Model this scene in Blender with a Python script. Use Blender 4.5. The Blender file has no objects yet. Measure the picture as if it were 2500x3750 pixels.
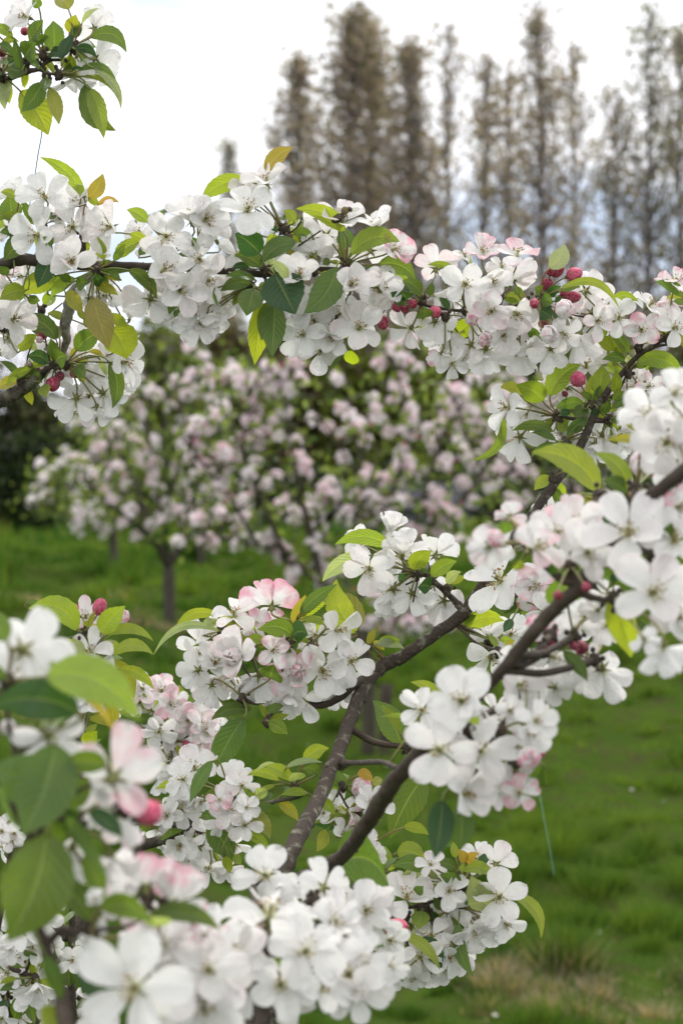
import bpy, math, random
import numpy as np
from mathutils import Vector, Matrix, Quaternion
R = math.radians
sc = bpy.context.scene
COL = sc.collection

# ------------------------------------------------------------------ camera
K = 22.35 / 50 / 3750.0            # metres per photo pixel per metre of distance
CZ = 1.5
def at(x, y, d):                   # a point of the photo (2500 x 3750) at distance d
    return Vector(((x - 1250) * K * d, d, CZ - (y - 1875) * K * d))
def atd(x, y, d):                  # the same from 1568 x 2352 coordinates
    return at(x * 1.5944, y * 1.5944, d)
cam = bpy.data.cameras.new('camera'); camo = bpy.data.objects.new('camera', cam); COL.objects.link(camo)
camo.location = (0, 0, CZ); camo.rotation_euler = (R(90), 0, 0)
cam.sensor_fit = 'VERTICAL'; cam.sensor_height = 22.35; cam.sensor_width = 22.35; cam.lens = 50
cam.clip_start = 0.05; cam.clip_end = 2000
cam.dof.use_dof = True; cam.dof.focus_distance = 1.74; cam.dof.aperture_fstop = 8.0
sc.camera = camo

# ------------------------------------------------------------------ sky, sun, exposure
SUN_EL, SUN_AZ = 56, 28            # azimuth measured from +Y (ahead) to the right
w = bpy.data.worlds.new('World'); sc.world = w; w.use_nodes = True
nt = w.node_tree; nt.nodes.clear()
def N(t, kind, **kw):
    n = t.nodes.new(kind)
    for k, v in kw.items():
        if k.startswith('i_'):
            n.inputs[k[2:].replace('_', ' ')].default_value = v
        else: setattr(n, k, v)
    return n
out = N(nt, 'ShaderNodeOutputWorld'); bg = N(nt, 'ShaderNodeBackground')
sky = N(nt, 'ShaderNodeTexSky', sky_type='NISHITA', sun_disc=False, sun_elevation=R(SUN_EL), sun_rotation=R(SUN_AZ))
skm = N(nt, 'ShaderNodeVectorMath', operation='SCALE'); skm.inputs['Scale'].default_value = 0.115
nt.links.new(sky.outputs[0], skm.inputs[0])
tc = N(nt, 'ShaderNodeTexCoord'); mp = N(nt, 'ShaderNodeMapping'); mp.inputs['Scale'].default_value = (1, 1, 2.6)
mp.inputs['Location'].default_value = (0.33, 0.2, 0.55)
nt.links.new(tc.outputs['Generated'], mp.inputs[0])
n1 = N(nt, 'ShaderNodeTexNoise'); n1.inputs['Scale'].default_value = 5.0; n1.inputs['Detail'].default_value = 7; n1.inputs['Roughness'].default_value = .55
nt.links.new(mp.outputs[0], n1.inputs['Vector'])
sep = N(nt, 'ShaderNodeSeparateXYZ'); nt.links.new(tc.outputs['Generated'], sep.inputs[0])
# clear strip low over the trees, closed cloud deck above
rz = N(nt, 'ShaderNodeValToRGB'); nt.links.new(sep.outputs['Z'], rz.inputs[0])
e = rz.color_ramp.elements; e[0].position = 0.0; e[0].color = (.45,)*3 + (1,); e[1].position = .30; e[1].color = (.36,)*3 + (1,)
for p, v in ((.07, .52), (.118, .60), (.155, .30), (.195, .24), (.213, .53)):
    q = rz.color_ramp.elements.new(p); q.color = (v, v, v, 1)
ad = N(nt, 'ShaderNodeMath', operation='ADD'); nt.links.new(n1.outputs[0], ad.inputs[0]); nt.links.new(rz.outputs[0], ad.inputs[1])
rc = N(nt, 'ShaderNodeMapRange'); rc.inputs[1].default_value = .93; rc.inputs[2].default_value = 1.13; rc.inputs[3].default_value = 1; rc.inputs[4].default_value = 0
nt.links.new(ad.outputs[0], rc.inputs[0])
# cloud brightness: bright overhead deck
rb = N(nt, 'ShaderNodeValToRGB'); nt.links.new(sep.outputs['Z'], rb.inputs[0])
e = rb.color_ramp.elements; e[0].position = 0.0; e[0].color = (1.0, 1.03, 1.12, 1); e[1].position = .9; e[1].color = (1.75, 1.72, 1.68, 1)
q = rb.color_ramp.elements.new(.15); q.color = (1.24, 1.25, 1.30, 1)
mx = N(nt, 'ShaderNodeMix', data_type='RGBA')
nt.links.new(rc.outputs[0], mx.inputs[0]); 
blu = N(nt, 'ShaderNodeMix', data_type='RGBA'); blu.inputs[0].default_value = .55
nt.links.new(skm.outputs[0], blu.inputs[6]); blu.inputs[7].default_value = (.72, .82, 1.10, 1)
nt.links.new(blu.outputs[2], mx.inputs[6]); nt.links.new(rb.outputs[0], mx.inputs[7])
nt.links.new(mx.outputs[2], bg.inputs[0]); bg.inputs[1].default_value = 1.0
nt.links.new(bg.outputs[0], out.inputs[0])

sl = bpy.data.lights.new('sun', 'SUN'); sl.energy = 2.4; sl.angle = R(10); sl.color = (1, .96, .9)
so = bpy.data.objects.new('sun', sl); COL.objects.link(so)
sd = Vector((math.sin(R(SUN_AZ)) * math.cos(R(SUN_EL)), math.cos(R(SUN_AZ)) * math.cos(R(SUN_EL)), math.sin(R(SUN_EL))))
so.rotation_euler = sd.to_track_quat('Z', 'Y').to_euler(); so.location = (3, 5, 12)
sc.view_settings.view_transform = 'Standard'; sc.view_settings.look = 'None'; sc.view_settings.gamma = 1
sc.view_settings.exposure = 0.16
sc.render.engine = 'CYCLES'
cy = sc.cycles
cy.use_denoising = True; cy.max_bounces = 8; cy.diffuse_bounces = 4; cy.transmission_bounces = 5; cy.transparent_max_bounces = 4; cy.glossy_bounces = 2
cy.use_adaptive_sampling = False; cy.caustics_reflective = False; cy.caustics_refractive = False

# ------------------------------------------------------------------ helpers
def mesh(name, v, f, smooth=True, uv=None, col=None):
    me = bpy.data.meshes.new(name)
    me.from_pydata([tuple(p) for p in v], [], f)
    if smooth: me.polygons.foreach_set('use_smooth', [True] * len(me.polygons))
    if uv is not None:
        l = me.uv_layers.new(name='UVMap'); li = np.empty(len(me.loops), dtype=np.int32); me.loops.foreach_get('vertex_index', li)
        l.data.foreach_set('uv', np.asarray(uv, dtype=np.float32)[li].ravel())
    if col is not None:
        a = me.color_attributes.new('tint', 'FLOAT_COLOR', 'POINT'); c = np.ones((len(v), 4), dtype=np.float32); c[:, :3] = col
        a.data.foreach_set('color', c.ravel())
    me.update(); return me
def bigmesh(name, v, nper, col=None, smooth=False):
    """many loose faces with nper corners, from one array"""
    v = np.asarray(v, dtype=np.float32); n = len(v); nf = n // nper
    me = bpy.data.meshes.new(name); me.vertices.add(n); me.vertices.foreach_set('co', v.ravel())
    me.loops.add(n); me.loops.foreach_set('vertex_index', np.arange(n, dtype=np.int32))
    me.polygons.add(nf); me.polygons.foreach_set('loop_start', np.arange(0, n, nper, dtype=np.int32))
    try: me.polygons.foreach_set('loop_total', np.full(nf, nper, dtype=np.int32))
    except Exception: pass
    if smooth: me.polygons.foreach_set('use_smooth', [True] * nf)
    if col is not None:
        a = me.color_attributes.new('tint', 'FLOAT_COLOR', 'POINT'); c = np.ones((n, 4), dtype=np.float32); c[:, :3] = col
        a.data.foreach_set('color', c.ravel())
    me.update(calc_edges=True); me.validate(); return me
def obj(name, me, mat=None, parent=None, loc=None, label=None, cat=None, kind=None, group=None):
    o = bpy.data.objects.new(name, me); COL.objects.link(o)
    if mat is not None and me is not None and len(me.materials) == 0: me.materials.append(mat)
    if parent is not None: o.parent = parent
    if loc is not None: o.location = loc
    tag(o, label, cat, kind, group); return o
def tag(o, label=None, cat=None, kind=None, group=None):
    if label: o['label'] = label
    if cat: o['category'] = cat
    if kind: o['kind'] = kind
    if group: o['group'] = group
    return o
def smoothline(pts, n):
    """Catmull-Rom through (x,y,z,r) points"""
    P = [np.array(p, float) for p in pts]; P = [2 * P[0] - P[1]] + P + [2 * P[-1] - P[-2]]; o = []
    for i in range(1, len(P) - 2):
        for k in range(n):
            t = k / n; a, b, c, d = P[i-1], P[i], P[i+1], P[i+2]
            o.append(.5 * ((2*b) + (-a + c) * t + (2*a - 5*b + 4*c - d) * t*t + (-a + 3*b - 3*c + d) * t**3))
    o.append(P[-2]); return o
def tube(pts, sides=8, n=4, rough=0.0, seed=0, V=None, F=None, cap=True):
    """tube along (x,y,z,r); appends to V,F"""
    if V is None: V, F = [], []
    rnd = random.Random(seed); L = smoothline(pts, n) if n > 1 else [np.array(p, float) for p in pts]
    up = Vector((0.13, 0.31, 1)).normalized(); b0 = len(V); ph = [rnd.uniform(0, 6.28) for _ in range(6)]
    for i, p in enumerate(L):
        a = L[max(i-1, 0)]; b = L[min(i+1, len(L)-1)]; d = Vector(b[:3] - a[:3])
        if d.length < 1e-9: d = Vector((0, 0, 1))
        d.normalize(); s = d.cross(up)
        if s.length < .1: s = d.cross(Vector((1, 0, 0)))
        s.normalize(); t = s.cross(d)
        for k in range(sides):
            an = 6.28318 * k / sides; r = max(p[3], 1e-5)
            if rough: r *= 1 + rough * (.5 * math.sin(3*an + ph[0] + i*.7) + .6 * math.sin(i * 1.3 + ph[1] + an) + rnd.uniform(-.6, .6))
            q = Vector(p[:3]) + s * (math.cos(an) * r) + t * (math.sin(an) * r); V.append(tuple(q))
    m = len(L)
    for i in range(m - 1):
        for k in range(sides):
            k2 = (k+1) % sides; F.append((b0 + i*sides + k, b0 + i*sides + k2, b0 + (i+1)*sides + k2, b0 + (i+1)*sides + k))
    if cap:
        F.append(tuple(b0 + (m-1)*sides + k for k in range(sides))); F.append(tuple(b0 + k for k in reversed(range(sides))))
    return V, F
def ball(c, rx, ry=None, rz=None, seg=8, rings=6, V=None, F=None, M=None):
    if V is None: V, F = [], []
    ry = ry or rx; rz = rz or rx; b = len(V); c = Vector(c)
    for i in range(1, rings):
        for k in range(seg):
            a, e = 6.28318*k/seg, math.pi*i/rings; p = Vector((rx*math.sin(e)*math.cos(a), ry*math.sin(e)*math.sin(a), rz*math.cos(e)))
            if M: p = M @ p
            V.append(tuple(c + p))
    for s in (1, -1):
        p = Vector((0, 0, rz*s)); p = M @ p if M else p; V.append(tuple(c + p))
    n = (rings-1)*seg
    for i in range(rings-2):
        for k in range(seg):
            k2 = (k+1) % seg; F.append((b+i*seg+k, b+(i+1)*seg+k, b+(i+1)*seg+k2, b+i*seg+k2))
    for k in range(seg):
        k2 = (k+1) % seg; F.append((b+n, b+k, b+k2)); F.append((b+n+1, b+(rings-2)*seg+k2, b+(rings-2)*seg+k))
    return V, F
def box(x0, x1, y0, y1, z0, z1, V=None, F=None):
    if V is None: V, F = [], []
    b = len(V); V += [(x, y, z) for z in (z0, z1) for y in (y0, y1) for x in (x0, x1)]
    F += [tuple(b+i for i in q) for q in ((0,2,3,1),(4,5,7,6),(0,1,5,4),(2,6,7,3),(0,4,6,2),(1,3,7,5))]; return V, F

# ------------------------------------------------------------------ materials
def newmat(name):
    m = bpy.data.materials.new(name); m.use_nodes = True; t = m.node_tree; t.nodes.clear()
    o = N(t, 'ShaderNodeOutputMaterial'); return m, t, o
def thin(name, colnode, trans, rough=.5, spec=.3, tcol=None, bump=None, coat=0):
    """a leaf-like sheet: diffuse/gloss front plus light passing through"""
    m, t, o = newmat(name); c, ct = colnode(t)
    p = N(t, 'ShaderNodeBsdfPrincipled'); p.inputs['Roughness'].default_value = rough; p.inputs['Specular IOR Level'].default_value = spec
    tr = N(t, 'ShaderNodeBsdfTranslucent'); ms = N(t, 'ShaderNodeMixShader'); ms.inputs[0].default_value = trans
    t.links.new(c, p.inputs['Base Color']); t.links.new(ct, tr.inputs['Color'])
    t.links.new(p.outputs[0], ms.inputs[1]); t.links.new(tr.outputs[0], ms.inputs[2]); t.links.new(ms.outputs[0], o.inputs[0])
    if bump:
        h = bump(t); b = N(t, 'ShaderNodeBump'); b.inputs['Strength'].default_value = .38; b.inputs['Distance'].default_value = .004
        t.links.new(h, b.inputs['Height']); t.links.new(b.outputs[0], p.inputs['Normal']); t.links.new(b.outputs[0], tr.inputs['Normal'])
    return m
def mixc(t, f, a, b, blend='MIX'):
    n = N(t, 'ShaderNodeMix', data_type='RGBA', blend_type=blend)
    for s, v in ((0, f), (6, a), (7, b)):
        if hasattr(v, 'links') or hasattr(v, 'is_linked'): t.links.new(v, n.inputs[s])
        else: n.inputs[s].default_value = v if s == 0 else (*v, 1)
    return n.outputs[2]
def math2(t, op, a, b=0.0, clamp=False):
    n = N(t, 'ShaderNodeMath', operation=op); n.use_clamp = clamp
    for s, v in ((0, a), (1, b)):
        if hasattr(v, 'is_linked'): t.links.new(v, n.inputs[s])
        else: n.inputs[s].default_value = v
    return n.outputs[0]
def petal_cols(t):
    oi = N(t, 'ShaderNodeObjectInfo'); s = N(t, 'ShaderNodeSeparateColor'); t.links.new(oi.outputs['Color'], s.inputs[0])
    uv = N(t, 'ShaderNodeUVMap'); su = N(t, 'ShaderNodeSeparateXYZ'); t.links.new(uv.outputs[0], su.inputs[0])
    no = N(t, 'ShaderNodeTexNoise'); no.inputs['Scale'].default_value = 1.6; no.inputs['Detail'].default_value = 3
    tc = N(t, 'ShaderNodeTexCoord'); t.links.new(tc.outputs['Object'], no.inputs['Vector'])
    edge = math2(t, 'ABSOLUTE', math2(t, 'SUBTRACT', su.outputs[1], .5)); edge = math2(t, 'MULTIPLY', edge, .6)
    m = math2(t, 'ADD', math2(t, 'MULTIPLY', su.outputs[0], .5), edge); m = math2(t, 'ADD', m, math2(t, 'MULTIPLY', no.outputs[0], 2.4))
    m = math2(t, 'SUBTRACT', m, 1.50, True); m = math2(t, 'MULTIPLY', m, math2(t, 'MULTIPLY', s.outputs[0], 2.0), True)
    # fine veins running along the petal
    wv = math2(t, 'SINE', math2(t, 'MULTIPLY', su.outputs[1], 70.0)); wv = math2(t, 'MULTIPLY', wv, .02)
    base = mixc(t, math2(t, 'ADD', wv, .03, True), (.86, .85, .84), (.66, .65, .58))
    c = mixc(t, m, base, (.80, .30, .42))
    # greenish claw at the base of the petal
    g = math2(t, 'SUBTRACT', .16, su.outputs[0], True); g = math2(t, 'MULTIPLY', g, 4.0, True)
    c = mixc(t, g, c, (.62, .68, .32))
    return c, c
def obump(scale, dist):
    def f(t):
        no = N(t, 'ShaderNodeTexNoise'); no.inputs['Scale'].default_value = scale; no.inputs['Detail'].default_value = 3
        tc = N(t, 'ShaderNodeTexCoord'); t.links.new(tc.outputs['Object'], no.inputs['Vector']); return math2(t, 'MULTIPLY', no.outputs[0], dist)
    return f
M = {}
M['petal'] = thin('petal', petal_cols, .42, .6, .2, bump=obump(4, 1.6))
def bud_cols(t):
    oi = N(t, 'ShaderNodeObjectInfo'); uv = N(t, 'ShaderNodeUVMap'); su = N(t, 'ShaderNodeSeparateXYZ'); t.links.new(uv.outputs[0], su.inputs[0])
    no = N(t, 'ShaderNodeTexNoise'); no.inputs['Scale'].default_value = 2.2; tc = N(t, 'ShaderNodeTexCoord'); t.links.new(tc.outputs['Object'], no.inputs['Vector'])
    f = math2(t, 'MULTIPLY', math2(t, 'SUBTRACT', no.outputs[0], .38, True), 2.6, True)
    lite = mixc(t, .42, oi.outputs['Color'], (.85, .45, .50)); c = mixc(t, f, oi.outputs['Color'], lite); return c, c
M['bud'] = thin('bud_petal', bud_cols, .15, .58, .25)
def leaf_cols(t):
    oi = N(t, 'ShaderNodeObjectInfo'); uv = N(t, 'ShaderNodeUVMap'); su = N(t, 'ShaderNodeSeparateXYZ'); t.links.new(uv.outputs[0], su.inputs[0])
    av = math2(t, 'ABSOLUTE', math2(t, 'SUBTRACT', su.outputs[1], .5))
    ph = math2(t, 'SUBTRACT', math2(t, 'MULTIPLY', su.outputs[0], 9.0), math2(t, 'MULTIPLY', av, 5.0))
    v = math2(t, 'ABSOLUTE', math2(t, 'SUBTRACT', math2(t, 'FRACT', ph), .5)); v = math2(t, 'SUBTRACT', 1.0, math2(t, 'MULTIPLY', v, 7.0), True)
    mr = math2(t, 'SUBTRACT', 1.0, math2(t, 'MULTIPLY', av, 22.0), True)
    vein = math2(t, 'MAXIMUM', math2(t, 'MULTIPLY', v, .08), math2(t, 'MULTIPLY', mr, .5))
    no = N(t, 'ShaderNodeTexNoise'); no.inputs['Scale'].default_value = 90; tc = N(t, 'ShaderNodeTexCoord'); t.links.new(tc.outputs['Object'], no.inputs['Vector'])
    no.inputs['Detail'].default_value = 4
    dk = mixc(t, .28, oi.outputs['Color'], (.03, .09, .015)); f = math2(t, 'MULTIPLY', math2(t, 'SUBTRACT', no.outputs[0], .42, True), 2.6, True)
    c = mixc(t, f, oi.outputs['Color'], dk)
    lv = mixc(t, .45, oi.outputs['Color'], (.42, .50, .22)); c = mixc(t, vein, c, lv)
    # light through a leaf comes out yellower
    g = mixc(t, 1.0, c, (2.1, 1.95, .6), 'MULTIPLY')
    return c, g
def leaf_h(t):
    uv = N(t, 'ShaderNodeUVMap'); su = N(t, 'ShaderNodeSeparateXYZ'); t.links.new(uv.outputs[0], su.inputs[0])
    av = math2(t, 'ABSOLUTE', math2(t, 'SUBTRACT', su.outputs[1], .5))
    ph = math2(t, 'SUBTRACT', math2(t, 'MULTIPLY', su.outputs[0], 9.0), math2(t, 'MULTIPLY', av, 5.0))
    v = math2(t, 'ABSOLUTE', math2(t, 'SUBTRACT', math2(t, 'FRACT', ph), .5)); v = math2(t, 'MULTIPLY', v, .6)
    return math2(t, 'ADD', v, math2(t, 'MULTIPLY', math2(t, 'MINIMUM', math2(t, 'MULTIPLY', av, 12.0), 1.0), .7))
M['leaf'] = thin('leaf', leaf_cols, .46, .40, .45, bump=leaf_h)
def plain(name, c, rough=.6, var=.25, scale=60, spec=.3, c2=None, bump=0, trans=0, th=.45):
    m, t, o = newmat(name); tc = N(t, 'ShaderNodeTexCoord'); no = N(t, 'ShaderNodeTexNoise'); no.inputs['Scale'].default_value = scale; no.inputs['Detail'].default_value = 6
    t.links.new(tc.outputs['Object'], no.inputs['Vector'])
    f = math2(t, 'MULTIPLY', math2(t, 'SUBTRACT', no.outputs[0], th, True), 5.0, True)
    col = mixc(t, f, c, c2 or tuple(x * (1 - var) for x in c))
    p = N(t, 'ShaderNodeBsdfPrincipled'); p.inputs['Roughness'].default_value = rough; p.inputs['Specular IOR Level'].default_value = spec
    t.links.new(col, p.inputs['Base Color'])
    if bump:
        b = N(t, 'ShaderNodeBump'); b.inputs['Strength'].default_value = bump; b.inputs['Distance'].default_value = .003
        n2 = N(t, 'ShaderNodeTexNoise'); n2.inputs['Scale'].default_value = scale * 3; n2.inputs['Detail'].default_value = 5; t.links.new(tc.outputs['Object'], n2.inputs['Vector'])
        t.links.new(n2.outputs[0], b.inputs['Height']); t.links.new(b.outputs[0], p.inputs['Normal'])
    t.links.new(p.outputs[0], o.inputs[0]); return m
M['bark'] = plain('bark', (.055, .045, .034), .85, c2=(.16, .155, .11), scale=90, bump=.9, th=.5)
M['bark_grey'] = plain('bark_grey', (.060, .046, .036), .9, c2=(.26, .25, .19), scale=130, bump=1.0, th=.53)
M['bark_dark'] = plain('bark_dark', (.050, .036, .026), .7, c2=(.09, .07, .05), scale=50, bump=.7, th=.52)
M['bark_pale'] = plain('bark_pale', (.30, .28, .25), .85, c2=(.08, .065, .05), scale=120, bump=.8, th=.52)
M['stem'] = plain('stem', (.16, .19, .055), .5, c2=(.20, .10, .05), scale=40)
M['calyx'] = plain('calyx', (.15, .20, .055), .6, c2=(.22, .12, .06), scale=200)
M['stamen'] = plain('stamen', (.70, .68, .42), .6, c2=(.60, .55, .28), scale=3)
M['anther'] = plain('anther', (.34, .20, .055), .7, c2=(.18, .07, .03), scale=30)
def vcol(name, trans=0.0, rough=.7, gain=(1.5, 1.5, .8), spec=.2):
    def cn(t):
        a = N(t, 'ShaderNodeAttribute', attribute_name='tint'); c = a.outputs['Color']; return c, mixc(t, 1.0, c, gain, 'MULTIPLY')
    return thin(name, cn, trans, rough, spec)
M['grass'] = vcol('grass_blade', .35, .7, (1.6, 1.5, .5), .05)
M['foliage'] = vcol('foliage', .35, .6)
M['blossom'] = vcol('far_blossom', .45, .6, (1, 1, 1))

# ------------------------------------------------------------------ ground
rs = np.random.RandomState(7)
_w = [(rs.uniform(-1, 1), rs.uniform(-1, 1)) for _ in range(40)]
_ph = rs.uniform(0, 6.28, 40)
def lumps(x, y):
    h = 0 * x
    for i in range(24):
        a = _w[i]; n = math.hypot(*a) + 1e-6; f = (2.4 + i * .55)
        h = h + np.sin((a[0]/n * x + a[1]/n * y * .8) * f + _ph[i]) / (4 + i * .35)
    return h
def gz(x, y):
    """height of the meadow: rises gently away from the camera"""
    x = np.asarray(x, float); y = np.asarray(y, float)
    r = np.interp(y, [-60, 3, 7, 11, 15, 19, 28, 45, 60, 120, 900], [-.1, .0, .03, .30, .52, .70, .92, 1.04, 1.15, 1.6, 5])
    fall = np.clip(1.25 - np.abs(y - 9) / 60, .1, 1)
    return r + .075 * lumps(x, y) * fall + .05 * np.sin(x * .21 + 1.3) * np.clip(y / 30, 0, 1)
def gz1(x, y): return float(gz(np.array([x]), np.array([y]))[0])
ys = np.concatenate([np.arange(-8, 4, .5), np.arange(4, 16, .09), np.arange(16, 34, .25), np.arange(34, 70, 1.0), np.geomspace(70, 900, 30)])
t_ = np.linspace(-1, 1, 121)
V, F = [], []
for y in ys:
    hw = 6 + abs(y) * .45
    if y > 60: hw = 6 + y * 1.2
    xs = t_ * hw; zz = gz(xs, np.full_like(xs, y)); V += list(zip(xs, np.full_like(xs, y), zz))
for i in range(len(ys) - 1):
    for k in range(120): a = i * 121 + k; F.append((a, a+1, a+122, a+121))
def groundmat():
    m, t, o = newmat('meadow_soil'); tc = N(t, 'ShaderNodeTexCoord')
    def noise(s, d=5):
        n = N(t, 'ShaderNodeTexNoise'); n.inputs['Scale'].default_value = s; n.inputs['Detail'].default_value = d; t.links.new(tc.outputs['Object'], n.inputs['Vector']); return n.outputs[0]
    a = mixc(t, noise(3), (.028, .055, .010), (.05, .08, .012)); b = mixc(t, math2(t, 'MULTIPLY', math2(t, 'SUBTRACT', noise(9), .45, True), 3.0, True), a, (.045, .04, .02))
    p = N(t, 'ShaderNodeBsdfPrincipled'); p.inputs['Roughness'].default_value = 1; p.inputs['Specular IOR Level'].default_value = 0; t.links.new(b, p.inputs['Base Color']); t.links.new(p.outputs[0], o.inputs[0]); return m
obj('ground', mesh('ground', V, F), groundmat(), kind='structure')

def value2(x, y, s, seed):
    r = np.random.RandomState(seed); h = 0
    for i in range(7):
        a = r.uniform(0, 6.28); f = s * (0.6 + .5 * i); h = h + np.sin((np.cos(a) * x + np.sin(a) * y) * f + r.uniform(0, 6.28)) / (1 + .4 * i)
    return h / 3.0
STRAW = [((0.86, 6.72), .48, .30), ((0.5, 6.9), .15, .12), ((-1.5, 12.4), .8, .2), ((-.4, 16.6), 1.6, .4), ((-3.2, 19.5), 1.2, .5)]
def strawness(x, y):
    s = 0 * x
    for (c, a, b) in STRAW: s = np.maximum(s, 1.25 - np.hypot((x - c[0]) / a, (y - c[1]) / b))
    return np.clip(s * 1.6 + .35 * value2(x, y, 9, 5) * (s > 0), 0, 1)
def blades(n, y0, y1, hgt, wid, seed, dens, rad, spread=.20, pad=.6):
    r = np.random.RandomState(seed); y = np.sqrt(r.uniform(y0**2, y1**2, n)); x = r.uniform(-1, 1, n) * (y * spread + pad)
    # blades gather in rounded tufts with thin ground between them
    area = (y1 - y0) * (spread * (y0 + y1) + 2 * pad); nt_ = int(area * dens); cy_ = np.sqrt(r.uniform(y0**2, y1**2, nt_)); cx_ = r.uniform(-1, 1, nt_) * (cy_ * spread + pad)
    tR = rad * r.uniform(.5, 1.5, nt_); tH = r.uniform(.45, 1.7, nt_); tc_ = r.uniform(-.3, .3, nt_); ti = r.randint(0, nt_, n); q_ = np.abs(r.normal(0, .5, n)); ang = r.uniform(0, 6.28, n); inn = r.uniform(0, 1, n) < .78
    x = np.where(inn, cx_[ti] + np.cos(ang) * q_ * tR[ti], x); y = np.where(inn, cy_[ti] + np.sin(ang) * q_ * tR[ti] * .8, y)
    tuf = np.where(inn, tH[ti] * np.clip(1.15 - q_ * .75, .25, 1.2), .35); tcol = np.where(inn, tc_[ti], -.25)
    st = strawness(x, y); L = lumps(x, y)
    k = r.uniform(0, 1, n) > st * .88; dry = ~k
    z = gz(x, y) - .005
    h = tuf * hgt * r.uniform(.6, 1.25, n) * (1 + .75 * np.clip(L, -1.1, 1.3)) * np.where(dry, .75, 1)
    h *= 1 + .35 * value2(x, y, 5, 3)
    a = r.uniform(0, 6.28, n); w_ = wid * r.uniform(.6, 1.4, n); lean = r.uniform(.1, .85, n) * h * np.where(dry, 1.5, 1); la = np.where(inn, ang + r.normal(0, .6, n), r.uniform(0, 6.28, n))
    cx, sx = np.cos(a) * w_, np.sin(a) * w_
    v = np.zeros((n, 3, 3)); v[:, 0] = np.stack([x - cx, y - sx, z], 1); v[:, 1] = np.stack([x + cx, y + sx, z], 1)
    v[:, 2] = np.stack([x + np.cos(la) * lean, y + np.sin(la) * lean, z + np.abs(h)], 1)
    c1 = np.array([.030, .086, .015]); c2 = np.array([.125, .205, .034]); c3 = np.array([.15, .17, .05])
    f = np.clip(.42 + .5 * value2(x, y, 1.3, 11) + tcol * 1.1 + r.uniform(-.3, .3, n) + .18 * np.clip(x * .7, -.8, 1), 0, 1)[:, None]
    c = c1 * (1 - f) + c2 * f; y_ = (r.uniform(0, 1, n) < .07)[:, None]; c = np.where(y_, c3, c)
    d = np.array([.40, .33, .27]) * r.uniform(.5, 1.15, n)[:, None]; cd = np.where(dry[:, None], d, c)
    col = np.repeat(cd, 3, 0); return v, col.reshape(n, 3, 3), dry
parts = [blades(240000, 5.0, 9.5, .050, .0019, 1, 38, .11, pad=.5), blades(130000, 9.5, 17, .068, .004, 2, 16, .16, pad=.8), blades(90000, 17, 32, .10, .010, 3, 5, .28, pad=1.5), blades(40000, 32, 60, .15, .03, 4, 2, .5, pad=3)]
g_v = np.concatenate([p[0] for p in parts]); g_c = np.concatenate([p[1] for p in parts]); g_d = np.concatenate([p[2] for p in parts])
obj('grass', bigmesh('grass', g_v[~g_d].reshape(-1, 3), 3, g_c[~g_d].reshape(-1, 3)), M['grass'], kind='stuff', label='lumpy green meadow grass growing under the orchard trees', cat='grass')
obj('dry_grass', bigmesh('dry_grass', g_v[g_d].reshape(-1, 3), 3, g_c[g_d].reshape(-1, 3)), M['grass'], kind='stuff', label='dry straw coloured dead grass lying in patches on the meadow', cat='grass')
# fallen petals lying on the grass
rp = random.Random(5); V, F = [], []
for i in range(60):
    y = rp.uniform(5.6, 16); x = rp.uniform(-.2, .2) * y; z = gz1(x, y) + rp.uniform(.02, .05); a = rp.uniform(0, 6.28); s = rp.uniform(.006, .011); b = len(V)
    for k in range(6): V.append((x + math.cos(a + k) * s, y + math.sin(a + k) * s * 1.2, z + rp.uniform(-.003, .003)))
    F.append(tuple(range(b, b + 6)))
obj('fallen_petals', mesh('fallen_petals', V, F, col=(.8, .78, .78)), M['blossom'], kind='stuff', label='white fallen petals scattered over the meadow grass', cat='petals')

# ------------------------------------------------------------------ leaf clouds
def cloud(pts, size, seed, cols, per=6, rad=.05, flat=0, elong=1.6):
    """per leaf-shaped quads around every point; cols = list of (rgb, weight)"""
    r = np.random.RandomState(seed); pts = np.asarray(pts, float); n = len(pts) * per
    c = np.repeat(pts, per, 0) + r.normal(0, 1, (n, 3)) * rad
    a = r.normal(0, 1, (n, 3)); a /= np.linalg.norm(a, axis=1)[:, None]; b = r.normal(0, 1, (n, 3)); b -= (b * a).sum(1)[:, None] * a; b /= np.linalg.norm(b, axis=1)[:, None]
    s = (size * r.uniform(.6, 1.3, n))[:, None]
    v = np.zeros((n, 4, 3)); v[:, 0] = c - a * s * elong * .5; v[:, 1] = c - b * s * .5; v[:, 2] = c + a * s * elong * .5; v[:, 3] = c + b * s * .5
    w_ = np.array([q[1] for q in cols], float); idx = r.choice(len(cols), n, p=w_ / w_.sum()); cc = np.array([q[0] for q in cols])[idx] * r.uniform(.75, 1.25, n)[:, None]
    return v.reshape(-1, 3), np.repeat(cc, 4, 0)

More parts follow.
